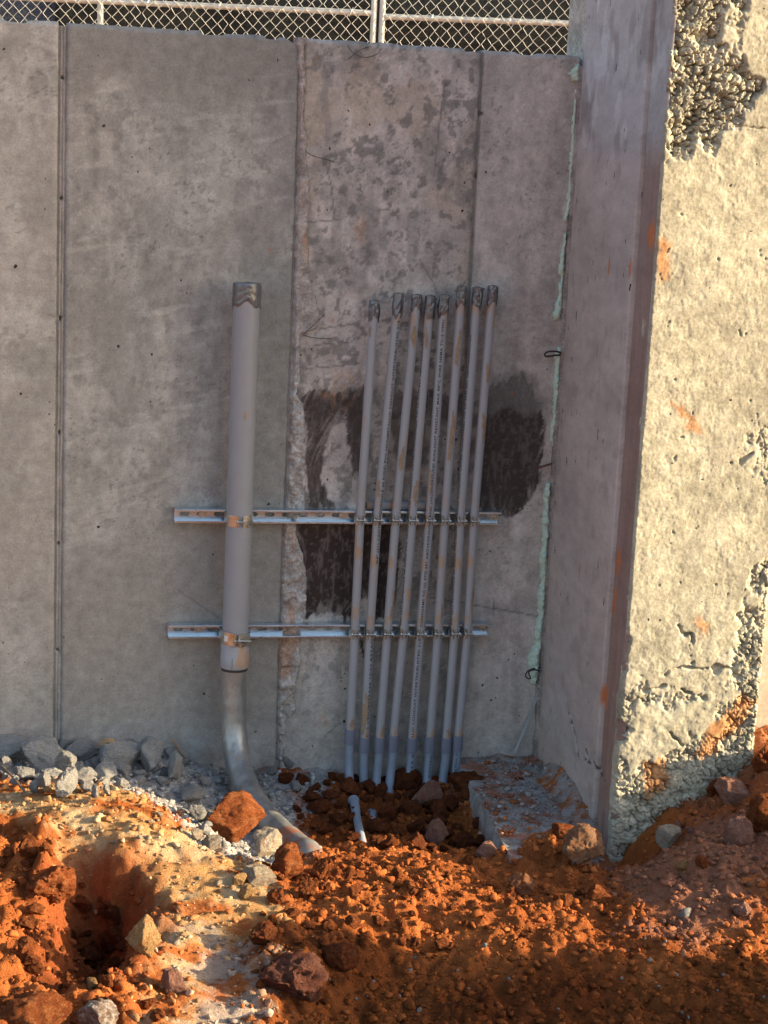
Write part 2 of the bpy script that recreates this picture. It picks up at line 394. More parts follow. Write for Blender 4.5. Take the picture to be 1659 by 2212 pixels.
# foot of the wall, left to right
for x, z in ((-1.5, .06), (-1.1, .05), (-.7, .035), (-.45, .03), (-.2, -.03), (0, -.03), (.12, -.04), (.2, -.065), (.45, -.07), (.58, -.03), (.64, 0), (.8, 0)):
    ctrl.append((x, 0.0, z)); ctrl.append((x, -.1, z * 0.9))
for a in ((60, 1690, .08), (160, 1690, .085), (270, 1712, .11), (330, 1750, .12), (385, 1800, .105), (500, 1855, .07), (590, 1895, .04),
          (430, 1715, -.02), (420, 1760, -.03), (460, 1800, -.03), (500, 1700, -.045), (545, 1715, -.06), (520, 1760, -.065), (590, 1760, -.07), (560, 1810, -.07), (640, 1810, -.075), (620, 1860, -.07), (690, 1868, -.005), (668, 1850, .0), (645, 1850, -.012), (640, 1895, -.01),
          (0, 1760, .12), (100, 1790, .125), (250, 1830, .11), (400, 1900, .07), (480, 1960, .04),
          (0, 1870, .10), (110, 1880, .11), (150, 1965, -.02), (200, 1990, -.05), (240, 2040, -.05), (190, 2080, -.04), (270, 1975, .0),
          (330, 1990, .055), (320, 2060, .05), (0, 2000, .10), (70, 2080, .07), (120, 2150, .03), (230, 2160, .04), (60, 2200, .07),
          (330, 2160, .03), (440, 2150, .02), (500, 2100, 0), (450, 2040, .03),
          (700, 1760, -.075), (820, 1760, -.085), (940, 1760, -.085), (760, 1690, -.075), (900, 1700, -.08), (980, 1700, -.07), (1000, 1800, -.08), (900, 1820, -.065), (650, 1700, -.06),
          (760, 1835, -.02), (700, 1870, .0), (850, 1870, .0), (980, 1870, .0), (1040, 1890, -.01), (750, 1950, .035), (900, 1960, .03), (640, 1960, .03), (600, 2010, .04), (700, 2030, .035),
          (620, 2070, .05), (760, 2070, .01), (880, 2090, -.03), (900, 2160, -.05), (700, 2180, -.04), (1050, 2040, .0), (1100, 2140, -.04), (1000, 2210, -.04),
          (1150, 1815, .004), (1200, 1800, .008), (1190, 1840, .004), (1245, 1835, .0), (1140, 1865, -.02), (1090, 1850, -.07), (1060, 1800, -.08), (1120, 1900, -.03), (1200, 1890, -.02), (1258, 1890, -.01), (1180, 1960, .02), (1270, 1970, .02), (1310, 1905, -.07), (1345, 1900, -.06),
          (1250, 2030, .02), (1400, 2080, .01), (1550, 2080, .02), (1300, 2180, -.02), (1600, 2200, .0),
          (1400, 1870, .045), (1400, 1930, .05), (1480, 1840, .12), (1480, 1900, .075), (1600, 1880, .11), (1600, 1960, .05), (1450, 2000, .02)):
    cp(*a)
for x, y, z in ((.80, -.74, -.10), (.76, -.66, -.06), (.83, -.78, -.09), (.93, -.75, .05), (1.0, -.74, .085), (1.165, -.74, .17), (1.3, -.78, .28), (1.3, -.5, .24), (1.3, -.1, .10), (1.6, -.86, .06), (1.6, -.96, .04), (1.6, -1.18, .0), (1.6, -1.4, .02),
                (1.35, -.93, .15), (1.35, -1.1, .06), (1.95, -.7, .1), (1.95, -1.0, .05), (1.95, -1.3, .02), (1.6, -.4, .14), (1.95, -.2, .08), (1.6, 0, .06), (1.3, -2, 0), (1.95, -2.1, 0),
                (-1.4, -.5, .12), (-1.4, -1, .1), (-1.4, -1.6, .08), (-1.4, -2.1, 0), (-.7, -2.1, .02), (0, -2.1, -.05), (.7, -2.1, -.03),
                (.9, -.1, .1), (1.0, -.4, .2)):
    ctrl.append((x, y, z))
ctrl = np.array(ctrl)
_D = np.hypot(ctrl[:, None, 0] - ctrl[None, :, 0], ctrl[:, None, 1] - ctrl[None, :, 1])
_n = len(ctrl); _A = np.zeros((_n + 1, _n + 1)); _A[:_n, :_n] = -np.sqrt(_D ** 2 + 0.03 ** 2) + np.eye(_n) * 0.004; _A[:_n, _n] = 1; _A[_n, :_n] = 1
_w = np.linalg.solve(_A, np.append(ctrl[:, 2], 0))
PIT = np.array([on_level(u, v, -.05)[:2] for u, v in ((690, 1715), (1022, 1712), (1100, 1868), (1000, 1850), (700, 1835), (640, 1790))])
GREY = [tuple(on_level(u, v, .04)[:2]) for u, v in ((-200, 1640), (-200, 1590), (740, 1610), (700, 1660), (640, 1720), (650, 1830), (500, 1860), (395, 1810), (280, 1722), (130, 1706), (-200, 1690))]
PALE = [tuple(on_level(u, v, .09)[:2]) for u, v in ((-150, 1690), (270, 1690), (400, 1795), (620, 1890), (600, 1960), (500, 1990), (540, 2120), (560, 2230), (380, 2230), (320, 2060), (250, 1960), (180, 1870), (60, 1800), (-150, 1760))]
ASH = [tuple(on_level(u, v, .01)[:2]) for u, v in ((440, 2050), (520, 2090), (560, 2230), (400, 2230), (390, 2110))]
SHADE_FG = [tuple(on_level(u, v, -.02)[:2]) for u, v in ((560, 2090), (700, 2050), (900, 2075), (1100, 2095), (1400, 2110), (1720, 2090), (1760, 2300), (540, 2300))]  # outline of the foreground shade painted into the soil colour
BANK = [tuple(on_level(u, v, .08)[:2]) for u, v in ((1325, 1850), (1420, 1800), (1690, 1790), (1690, 1940), (1500, 1990), (1420, 1980), (1360, 1900))]
FOOTP = [tuple(on_level(u, v, 0)[:2]) for u, v in ((1030, 1716), (1050, 1630), (1160, 1640), (1220, 1730), (1170, 1790), (1085, 1815))]
FOOT = [tuple(on_level(u, v, 0)[:2]) for u, v in ((1022, 1690), (1000, 1600), (1180, 1600), (1320, 1830), (1290, 1850), (1110, 1790))]
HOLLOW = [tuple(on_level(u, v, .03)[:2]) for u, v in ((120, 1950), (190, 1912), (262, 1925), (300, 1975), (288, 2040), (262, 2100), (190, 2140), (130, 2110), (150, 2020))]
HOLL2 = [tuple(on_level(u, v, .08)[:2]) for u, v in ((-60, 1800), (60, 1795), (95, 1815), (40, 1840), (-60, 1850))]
def ground_base(x, y):
    x = np.asarray(x, float); y = np.asarray(y, float); sh = x.shape; xf = x.ravel(); yf = y.ravel(); h = np.full(xf.shape, _w[_n])
    for i in range(_n): h -= _w[i] * np.sqrt((xf - ctrl[i, 0]) ** 2 + (yf - ctrl[i, 1]) ** 2 + 0.03 ** 2)
    h = h.reshape(sh)
    ex = np.maximum(np.maximum(FX[0] + .1 - x, x - FX[1] + .1), 0); ey = np.maximum(np.maximum(FY[0] + .1 - y, y - FY[1] - .3), 0)
    k = np.exp(-(np.hypot(ex, ey) / 0.45) ** 2); h = h * k + (-.03) * (1 - k)
    return h
def shade_heap(x, y):
    """unseen heap and ridge added at right, shaped to throw the shade over the foreground"""
    s = x * 0.956 - y * 0.292; n = x * 0.292 + y * 0.956
    wob = 0.16 * (fbm(s * 1.7, n * 1.7, 91, 3) - .5)
    e = sstep(-1.08 + wob, -1.25 + wob, n) * sstep(-4.6, -3.6, n)
    shade_ridge = (.295 + .08 * (fbm(s * 3, n * 5, 93, 4) - .5) - .10 * sstep(-.62, -.42, n)) * sstep(1.42, 1.85, s) * sstep(3.0, 2.4, s) * sstep(-1.02 + .6 * wob, -.86 + .6 * wob, n) * sstep(.5, -.1, n)  # low ridge added out of view to shade pier foot and right bank
    return shade_ridge + (0.86 + 0.35 * (fbm(x * 1.6, y * 1.6, 92, 3) - .5)) * e * sstep(2.0, 2.9, s) * sstep(6.0, 4.6, s)
def ground_h(x, y, detail=True):
    h = ground_base(x, y)
    if detail:
        near = np.exp(-np.maximum(np.abs(x - .2) - 1.5, 0) * 2) * np.exp(-np.maximum(np.abs(y + 1.0) - 1.1, 0) * 2)
        rough = np.clip(1 - 0.75 * sstep(0.02, -0.03, sdf(PALE, x, y)), 0, 1) * (1 - 0.6 * sstep(.02, -.02, sdf(FOOT, x, y)))
        wx = x + .02 * (vnoise(x * 22, y * 22, 5) - .5); wy = y + .02 * (vnoise(x * 22, y * 22, 6) - .5)
        f1, f2, c1 = worley(wx * 17, wy * 17, 3); g1, g2, c2 = worley(wx * 46, wy * 46, 4)
        lump = np.clip(1 - (f1 * 1.45) ** 2, 0, 1) * (0.2 + c1); lump2 = np.clip(1 - (g1 * 1.45) ** 2, 0, 1) * (0.2 + c2)
        left = sstep(-.1, -.5, x) * sstep(-.55, -.8, y)
        pitk = sstep(-.62, -.35, y) * sstep(1.0, .8, x)
        h = h + near * rough * (0.018 * (1 + 1.6 * left) * (1 - .6 * pitk) * (lump - .25) + 0.010 * (lump2 - .25) + 0.045 * (1 + 1.1 * left) * (1 - .8 * pitk) * (fbm(x * 5.5, y * 5.5, 11, 5, .58) - .5))
        hw = .13 * (fbm(x * 11, y * 11, 15, 5, .62) - .5)
        h = h - .12 * sstep(.065, -.06, sdf(HOLLOW, x, y) + hw) - .07 * sstep(.02, -.03, sdf(HOLL2, x, y) + hw) + .03 * np.exp(-((sdf(HOLLOW, x, y) - .03) / .03) ** 2) * sstep(-.05, .3, fbm(x * 20, y * 20, 16, 3) - .25)
        h = h - .022 * sstep(.012, -.02, sdf(FOOTP, x, y) + .05 * (fbm(x * 12, y * 12, 17, 4) - .5)) * sstep(-.72, -.62, y)
        h = h + near * (0.012 * (fbm(x * 44, y * 44, 12, 4, .65) - .5) + 0.012 * (fbm(x * 11 + y * 5, y * 22, 13, 3) - .5))
    far = sstep(3.0, 9.0, np.hypot(x, y + 1)); h = h + far * 0.25 * (fbm(x * .35, y * .35, 14, 4) - .5)
    return h + shade_heap(x, y)
def axis(lo, hi, step, far, g=1.13):
    a = list(np.arange(lo, hi + step / 2, step)); s = step; v = a[-1]
    while v < far: s *= g; v += s; a.append(v)
    s = step; v = a[0]; pre = []
    while v > -far: s *= g; v -= s; pre.append(v)
    return np.array(pre[::-1] + a)
gx = axis(FX[0], FX[1], 0.0062, 120); gy = axis(FY[0], FY[1] - .06, 0.0060, 120)
gy = gy[gy < 0.35]
GX, GY = np.meshgrid(gx, gy, indexing='ij')
GH = ground_h(GX, GY)
def soil_colour(x, y):
    b = fbm(x * 4.5, y * 4.5, 21, 5)[..., None]
    col = np.array((0.165, 0.044, 0.015)) * (1 - b) + np.array((0.43, 0.140, 0.041)) * b
    col = col * (.72 + .56 * fbm(x * 19, y * 19, 33, 4)[..., None])
    n1 = (fbm(x * 12, y * 12, 22, 6, .7) - .5) * .30
    pale = sstep(.05, -.06, sdf(PALE, x, y) + n1 * 1.6)
    pc = fbm(x * 7 + y * 3, y * 14, 23, 4)
    col = mixc(col, (0.44, 0.255, 0.110), pale * sstep(.30, .60, pc) * .9)
    col = mixc(col, (0.49, 0.37, 0.22), pale * sstep(.47, .68, fbm(x * 11, y * 11, 24, 5, .6)) * .8)
    grey = sstep(.03, -.03, sdf(GREY, x, y) + n1)
    gt = fbm(x * 12, y * 12, 25, 4)[..., None]
    col = col * (1 - grey[..., None]) + grey[..., None] * (np.array((.26, .25, .245)) * (1 - gt) + np.array((.46, .45, .43)) * gt)
    red_in = grey * sstep(-.16, -.02, x + .5 * y) * sstep(.52, .60, fbm(x * 16, y * 16, 27, 4)); col = mixc(col, (0.28, 0.08, 0.03), red_in)
    col = col * (1 - .45 * sstep(.06, -.08, sdf(SHADE_FG, x, y) + n1 * .8) - .30 * sstep(.04, -.05, sdf(PIT, x, y) + n1 * .5))[..., None]  # soil darkened here: painted shade of the foreground and the conduit pit
    ash = sstep(.03, -.05, sdf(ASH, x, y) + n1 * 1.3); col = mixc(col, (0.38, 0.31, 0.26), ash * .8)
    bank = sstep(.04, -.05, sdf(BANK, x, y) + n1); col = mixc(col, (0.23, 0.115, 0.078), bank * .75)
    ft = sstep(.03, -.02, sdf(FOOT, x, y) + n1 * .7); col = mixc(col, (0.34, 0.32, 0.305), ft * sstep(.72, .40, fbm(x * 24, y * 24, 28, 5, .6)) * .92)
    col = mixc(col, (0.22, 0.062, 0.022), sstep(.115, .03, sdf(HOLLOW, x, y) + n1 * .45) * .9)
    rgt = sstep(.95, 1.1, x) * sstep(-.9, -.7, y); col = mixc(col, (0.34, 0.15, 0.09), rgt * .5)
    return col
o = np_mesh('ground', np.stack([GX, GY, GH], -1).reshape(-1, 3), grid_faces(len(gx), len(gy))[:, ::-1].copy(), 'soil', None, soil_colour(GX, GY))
me = o.data; me.flip_normals() if me.polygons[0].normal.z < 0 else None
tag(o, kind='structure')
def hz(x, y):
    i = np.clip(np.searchsorted(gx, x) - 1, 0, len(gx) - 2); j = np.clip(np.searchsorted(gy, y) - 1, 0, len(gy) - 2)
    a = (x - gx[i]) / (gx[i + 1] - gx[i]); b = (y - gy[j]) / (gy[j + 1] - gy[j])
    return (GH[i, j] * (1 - a) + GH[i + 1, j] * a) * (1 - b) + (GH[i, j + 1] * (1 - a) + GH[i + 1, j + 1] * a) * b
def on_ground(u, v):
    r = ray(u, v); t0 = 2.8
    for t in np.arange(2.8, 6.2, 0.004):
        p = CAM + t * r
        if p[1] > 0: break
        if p[2] < hz(p[0], p[1]): return np.array([p[0], p[1], hz(p[0], p[1])])
    p = CAM + (0 - CAM[1]) / r[1] * r; return np.array([p[0], -0.005, hz(p[0], -.005)])

# upper level behind the wall
ux = axis(-8, 8, 0.5, 120, 1.3); uy = np.concatenate([np.arange(0.28, 7, 0.5), np.geomspace(7.5, 120, 14)])
UX, UY = np.meshgrid(ux, uy, indexing='ij')
UZ = 1.98 + 0.5 * sstep(.6, 4.5, UY) + 0.05 * fbm(UX * .8, UY * .8, 31, 3)
ub = fbm(UX * 2, UY * 2, 32)[..., None]
o = np_mesh('upper_ground', np.stack([UX, UY, UZ], -1).reshape(-1, 3), grid_faces(len(ux), len(uy)), 'soil', None, np.array((.30, .10, .04)) * (1 - ub) + np.array((.42, .20, .1)) * ub)
if o.data.polygons[0].normal.z < 0: o.data.flip_normals()
tag(o, kind='structure')

# ================================================================== RETAINING WALL
PX0, PX1, PY, PIER_TOP = 0.80, 1.214, -0.72, 3.35      # the pier that stands out of the wall
WTOP = 2.157
TAR_A = wxz([(637, 852), (700, 842), (740, 850), (790, 838), (792, 1000), (770, 1040), (755, 980), (745, 900), (715, 915), (700, 960), (695, 1030), (712, 1080), (720, 1100), (662, 1100), (660, 1000), (664, 930)])
TAR_B = wxz([(640, 1120), (840, 1125), (860, 1180), (855, 1280), (830, 1330), (805, 1335), (795, 1270), (770, 1300), (762, 1330), (735, 1322), (690, 1318), (662, 1330), (664, 1250), (645, 1180)])
TAR_C = wxz([(1055, 838), (1130, 800), (1165, 865), (1176, 930), (1162, 1040), (1140, 1075), (1125, 1115), (1085, 1108), (1030, 1100), (1030, 900)])
TAR_D = wxz([(800, 870), (845, 840), (990, 850), (1040, 870), (1030, 1010), (960, 1060), (930, 1000), (880, 1030), (840, 960), (800, 1040)])
DAMP_C = wxz([(1060, 815), (1110, 790), (1160, 815), (1176, 880), (1140, 900), (1100, 870), (1050, 900)])
SPALL = wxz([(643, 75), (660, 78), (660, 180), (655, 240), (665, 300), (664, 345), (672, 430), (665, 500), (668, 560), (672, 600), (680, 635), (692, 670), (685, 710), (668, 718), (650, 722), (645, 760), (652, 800), (640, 850),
             (655, 870), (662, 930), (663, 980), (655, 1040), (660, 1095), (640, 1120), (645, 1170), (664, 1230), (662, 1330), (650, 1350), (650, 1400), (652, 1440), (640, 1470), (636, 1540), (620, 1560), (612, 1640),
             (600, 1640), (604, 1440), (610, 1200), (622, 1000), (632, 800), (640, 500), (645, 250)])
ORANGE = [(wxz([p])[0], r) for p, r in (((686, 125), .010), ((580, 545), .013), ((690, 310), .006), ((985, 555), .006), ((1106, 850), .006), ((720, 690), .006), ((1046, 672), .016), ((880, 160), .008), ((700, 1560), .03), ((780, 500), .03), ((735, 830), .05))]
SCR = [wxz(p) for p in ([(960, 180), (945, 300), (940, 360)], [(700, 340), (715, 400), (722, 470)], [(930, 1290), (1160, 1330)], [(690, 710), (760, 700)], [(680, 745), (760, 738)], [(660, 795), (740, 790)], [(665, 480), (730, 475)],
                        [(1065, 1290), (1066, 1330)], [(385, 1275), (480, 1340)], [(780, 1280), (745, 1320)], [(700, 1590), (735, 1560)], [(905, 560), (935, 610), (945, 640)])]
def wall_colour(x, z):
    st = fbm(x * 26, z * 3.2, 41, 4)           # runs down the formwork
    bl = fbm(x * 4.5, z * 4.5, 42, 5); bf = fbm(x * 17, z * 15, 43, 5, .6)
    grey = np.array((.385, .378, .355)); olive = np.array((.275, .270, .250)); pink = np.array((.480, .435, .405)); buff = np.array((.44, .37, .295)); drk = np.array((.205, .198, .188))
    L = x < -.70; Mi = (x >= -.70) & (x < -.028); R = (x >= .50)
    col = np.where(L[..., None], grey * 1.05, np.where(Mi[..., None], grey * .86, np.where(R[..., None], pink * .98, pink)))
    col = col * (0.78 + 0.46 * bl[..., None]) * (0.78 + 0.44 * st[..., None]) * (0.70 + 0.60 * bf[..., None])
    mot = fbm(x * 24, z * 20, 401, 5, .68); mo2 = fbm(x * 11 + 2, z * 8, 402, 5, .66)
    rq = np.where(x > .5, .45, 1.0); col = mixc(col, olive * .82, sstep(.54, .64, mo2) * .30 * rq); col = mixc(col, grey * 1.22, sstep(.55, .66, mot) * .28); col = mixc(col, drk, sstep(.60, .68, fbm(x * 33, z * 26, 403, 5, .7)) * .5 * rq)
    col = mixc(col, drk * .6, sstep(.66, .74, fbm(x * 85, z * 80, 404, 4, .7)) * sstep(.46, .62, fbm(x * 6, z * 6, 405, 3)) * .6)
    col = mixc(col, grey * 1.3, sstep(.66, .74, fbm(x * 5 + z * 18, z * 40 - x * 10, 406, 4)) * .35)
    n2 = fbm(x * 9, z * 7, 45, 5, .6)
    # the middle panel: darker skin at its top and down its right side
    dm = Mi * (sstep(.42, .62, fbm(x * 3, z * 2.2, 46, 5) + .22 * sstep(1.9, 2.15, z) + .10 * sstep(-.35, -.05, x)))
    col = mixc(col, olive * .92, dm * .75)
    col = mixc(col, drk * 1.15, Mi * sstep(1.93, 2.07, z + .25 * (n2 - .5)) * .55)
    col = mixc(col, np.array((.36, .34, .315)), L * sstep(.5, .62, fbm(x * 5, z * 4, 47, 5)) * .7)
    col = mixc(col, olive, L * sstep(.52, .66, fbm(x * 7 + 3, z * 6, 48, 5)) * .65)
    # the third panel: bare pinkish skin, buff low spots, dark scuffed blotches
    P3 = (x >= -.028) & (x < .50)
    col = mixc(col, buff, P3 * sstep(.50, .66, fbm(x * 5.5, z * 4, 49, 5)) * .65)
    col = mixc(col, drk, P3 * sstep(.53, .66, fbm(x * 8, z * 8, 50, 6, .66) + .15 * np.exp(-((z - 1.52) / .26) ** 2) * sstep(.45, .2, x) - .06) * .52)
    col = mixc(col, drk * .8, P3 * sstep(.64, .70, fbm(x * 38, z * 34, 51, 4, .6) + .05) * .7)
    col = mixc(col, drk * 1.1, P3 * sstep(.60, .72, fbm(x * 22, z * 5, 52, 4)) * .45)
    low = sstep(.75, .1, z); col = mixc(col, grey * .88, P3 * low * .55)
    col = mixc(col, np.array((.33, .29, .255)), (L | Mi) * sstep(1.1, .25, z) * .5)
    col = mixc(col, np.array((.40, .385, .365)), sstep(.16, .02, z + .12 * (n2 - .5)) * sstep(.40, .60, bf) * .7)
    # strips beside the joints
    for xj, wdt in ((-.70, .05), (-.028, .06), (.50, .04)):
        col = mixc(col, drk * 1.2, np.exp(-((x - xj) / wdt) ** 2) * sstep(.35, .65, fbm(x * 20, z * 4, 53, 4)) * .42)
    # bitumen brushed on
    wx = x + .012 * (fbm(x * 30, z * 30, 55, 3) - .5); wz = z + .03 * (fbm(x * 70, z * 9, 56, 3) - .5)
    brush = fbm(x * 95 + 6 * np.sin(z * 9), z * 6, 57, 4, .6)
    tar = np.zeros_like(x)
    for P, k, so in ((TAR_A, .90, 0), (TAR_B, 1.0, .02), (TAR_C, .95, 0), (TAR_D, .6, -.004)):
        d = sdf(P, wx, wz) - so * .2
        m = sstep(.004, -.003, d + .030 * (brush - .55)) * (0.55 + .45 * sstep(.30, .50, brush + .35 * sstep(0, -.05, d)))
        if k < .8: m = m * sstep(.42, .56, fbm(x * 9, z * 6, 58, 4))
        tar = np.maximum(tar, m * k)
    for dr in ([(745, 1318), (744, 1345)], [(757, 1318), (757, 1343)], [(779, 1384), (781, 1400), (785, 1418)], [(668, 1320), (663, 1334)]): tar = np.maximum(tar, sstep(.0055, .0035, linedist(wxz(dr), wx, z)))
    ti = np.maximum(fbm(x * 130, z * 22, 59, 4), fbm(x * 95, z * 95, 60, 4) - .02)
    col = mixc(col, np.array((.042, .030, .026)), tar); col = mixc(col, np.array((.16, .13, .12)), tar * sstep(.56, .72, ti) * .6)
    col = mixc(col, drk * .95, sstep(.012, -.01, sdf(DAMP_C, wx, wz)) * .65)
    for (px, pz), r in ORANGE:
        d = np.hypot(x - px, (z - pz) * .7) / r; col = mixc(col, (.46, .22, .10) if r > .02 else (.48, .17, .06), sstep(1.2, .1, d + 3.5 * (fbm(x * 60, z * 45, 407, 4, .65) - .42)) * (.32 if r > .02 else .55))
    for sc in SCR: col = mixc(col, drk * .75, sstep(.0032, .0012, linedist(sc, x, z)) * .75)
    for u, v in ((135, 168), (132, 428), (132, 688), (128, 935), (126, 1175), (124, 1405), (1040, 245), (1028, 380)):
        px, pz = wxz([(u, v)])[0]
        col = mixc(col, (.06, .055, .05), sstep(.005, .003, np.hypot(x - px, z - pz)))
    return np.clip(col, .012, .75)
def wall_disp(x, z):
    d = 0.003 * (fbm(x * 7, z * 5, 61, 4) - .5) + 0.0016 * (fbm(x * 60, z * 50, 62, 3) - .5)
    return d
wall = thing('retaining_wall', (-.4, 0, 0), 'tall shaded grey concrete retaining wall with vertical form joints behind the conduits', 'wall')
JOINTS = [(-1.9, -.7115), (-.6895, -.034), (-.022, .4975), (.5055, PX0)]
for k, (a, b) in enumerate(JOINTS):
    st = 0.0046 if k else 0.008
    xs = np.linspace(a, b, max(8, int((b - a) / st))); zs = np.linspace(-.22, WTOP, 480)
    X, Z = np.meshgrid(xs, zs, indexing='ij')
    top = sstep(WTOP - .05, WTOP, Z)
    Z = Z + top * (0.007 * (fbm(X * 30, X * 0, 63 + k, 5, .6) - .55) - .009 * sstep(.78, .86, vnoise(X * 17, X * 0, 66)))
    if k == 1: Z = Z - top * .022 * sstep(-.09, -.04, X)
    Y = -wall_disp(X, Z)
    edge = np.minimum(X - a, b - X); Y = Y + .006 * sstep(.007, 0, edge + .003 * (vnoise(X * 0, Z * 60, 67 + k) - .5)) + .010 * sstep(WTOP - .012, WTOP, Z)
    if k >= 2: Y = Y - .004
    p = skin_panel('panel', X, Z, np.stack([X, Y, Z], -1), (0, .24, 0), 'wall_concrete', wall, wall_colour(X, Z))
    p['label'] = ['pale grey end panel', 'darker olive grey panel', 'pinkish scuffed panel with bitumen patches', 'plain panel beside the pier'][k]
for xj in (-.7005, -.028, .5015):       # filler strips set back in the joints
    xs = np.linspace(xj - .014, xj + .014, 15); zs = np.linspace(-.2, WTOP - .01, 420)
    X, Z = np.meshgrid(xs, zs, indexing='ij'); Y = .007 + .004 * (fbm(X * 120, Z * 22, 71, 4) - .5) - .005 * np.exp(-((X - xj + .0035) / .0022) ** 2) - .003 * np.exp(-((X - xj - .005) / .002) ** 2)
    c = np.array((.29, .275, .255)) * (0.70 + .5 * fbm(X * 200, Z * 12, 72, 4)[..., None])
    for u, v in ((135, 168), (132, 428), (132, 688), (128, 935), (126, 1175), (124, 1405), (1040, 245), (1028, 380)):
        qx, qz = wxz([(u, v)])[0]; dd = np.hypot(X - xj, Z - qz) if abs(qx - xj) < .03 else X * 0 + 9
        Y = Y + .02 * sstep(.005, .0035, dd)
    skin_panel('joint_strip', X, Z, np.stack([X, Y, Z], -1), (0, .03, 0), 'wall_concrete', wall, c)
# broken mortar standing proud along the second joint
xs = np.linspace(-.095, .075, 72); zs = np.linspace(-.02, WTOP, 860)
X, Z = np.meshgrid(xs, zs, indexing='ij')
d = sdf(SPALL, X + .012 * (fbm(X * 40, Z * 40, 73, 3) - .5), Z + .01 * (fbm(X * 40, Z * 40, 74, 3) - .5))
ins = sstep(.003, -.006, d); crum = fbm(X * 45, Z * 45, 75, 5, .62); low = sstep(1.35, 1.1, Z)
hgt = ins * (.008 + .010 * (crum - .4) + low * .016 * (crum - .45)) - .009 * (1 - ins)
c = np.array((.36, .32, .295)) * (.7 + .6 * crum[..., None]); c = mixc(c, (.45, .435, .42), low * sstep(.40, .6, crum) * .9)
c = mixc(c, (.50, .50, .50), sstep(1.45, 1.3, Z) * sstep(1.0, 1.15, Z) * .4); c = mixc(c, (.45, .24, .13), sstep(.62, .72, fbm(X * 20, Z * 5, 76, 4)) * .5)
keep = (d < .008); Fq = grid_faces(*X.shape); kk = keep.ravel()[Fq].any(1)
np_mesh('mortar_strip', np.stack([X, -.003 - hgt, Z], -1).reshape(-1, 3), Fq[kk], 'rough_mortar', wall, c)['label'] = 'rough broken mortar along the joint'
def wall_wire(pts, name='tie_wire', r=.0010, mat='rust_wire', parent=wall):
    P = [on_wall(u, v, y) for u, v, y in pts]
    return MB().tube(spline(P, 24), r, 6).build(name, mat, parent, True)
wall_wire([(660, 325, -.012), (672, 335, -.03), (695, 342, -.035), (722, 349, -.012)])
wall_wire([(752, 98, -.004), (760, 112, -.03), (785, 124, -.03), (812, 118, -.025), (824, 105, -.006)])
wall_wire([(752, 128, -.006), (778, 108, -.02), (800, 100, -.006)])
wall_wire([(655, 722, -.01), (680, 700, -.03), (700, 680, -.006)])
wall_wire([(655, 724, -.01), (680, 730, -.02), (715, 731, -.006)])
# the same wall on the sunny side of the pier
X, Z = np.meshgrid(np.linspace(PX1 + .004, 3.6, 160), np.linspace(-.2, WTOP - .012, 150), indexing='ij')
c = np.array((.40, .36, .30)) * (.75 + .5 * fbm(X * 6, Z * 6, 77, 5)[..., None])
skin_panel('panel', X, Z, np.stack([X, -wall_disp(X, Z) + .003, Z], -1), (0, .24, 0), 'wall_concrete', wall, c)['label'] = 'sunlit panel beyond the pier'

# ================================================================== PIER
pier = thing('concrete_pier', ((PX0 + PX1) / 2, PY / 2, 0), 'thick concrete wall end standing out at right, sunlit honeycombed face and shaded side', 'concrete pier')
ZV = 2.46
YS = -.575                                            # where the board mark runs down the shaded side
def sidepts(pts): return [tuple(on_side(u, v, PX0)[[1, 2]]) for u, v in pts]
S_OR = [(sidepts([p])[0], a, b) for p, a, b in (((1400, 512), .030, .05), ((1330, 1212), .022, .045), ((1318, 1300), .014, .04), ((1302, 1495), .02, .05), ((1315, 580), .006, .03), ((1252, 1232), .005, .03), ((1362, 580), .012, .04), ((1290, 760), .004, .02))]
S_CRK = [sidepts(p) for p in ([(1230, 1540), (1243, 1590), (1250, 1640)], [(1265, 1620), (1275, 1650), (1262, 1640)], [(1240, 1560), (1236, 1545)], [(1280, 1640), (1298, 1690)])]
def side_colour(y, z, tint=None):
    st = fbm(y * 9, z * 13, 81, 5, .55); bl = fbm(y * 4, z * 5, 82, 5)
    col = np.array((.43, .375, .35)) * (.90 + .20 * st[..., None]) * (.84 + .32 * bl[..., None]) * (.92 + .16 * fbm(y * 22, z * 45, 89, 4)[..., None])
    up = sstep(1.84, 1.90, z + .04 * (vnoise(y * 20, z * 3, 83) - .5)); col = mixc(col, np.array((.38, .36, .365)) , up * .75)
    col = mixc(col, (.50, .48, .48), up * sstep(.57, .66, fbm(y * 14, z * 9, 84, 4)) * .7)
    col = mixc(col, (.20, .17, .16), up * sstep(.58, .70, fbm(y * 16, z * 7, 85, 4)) * .45)
    col = mixc(col, (.21, .175, .165), sstep(.64, .74, fbm(y * 22, z * 16, 86, 4)) * .25)
    col = mixc(col, (.42, .30, .24), sstep(.9, .1, z) * sstep(.45, .65, bl) * .5)
    if tint is not None: col = mixc(col * .85, tint, .75 * sstep(1.92, 1.8, z) * (.6 + .6 * fbm(y * 50, z * 4, 103, 4)))
    wob = fbm(y * 40, z * 12, 87, 3) - .5
    for (py, pz), a, b in S_OR:
        d = np.hypot((y - py) / a, (z - pz) / b); col = mixc(col, (.48, .16, .06), sstep(1.15, .5, d + wob * 1.3) * .9)
    for sc in S_CRK: col = mixc(col, (.05, .045, .05), sstep(.006, .002, linedist(sc, y + .03 * wob, z)) * sstep(.4, .5, fbm(y * 50, z * 40, 88, 3)))
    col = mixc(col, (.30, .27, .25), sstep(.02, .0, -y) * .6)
    return col
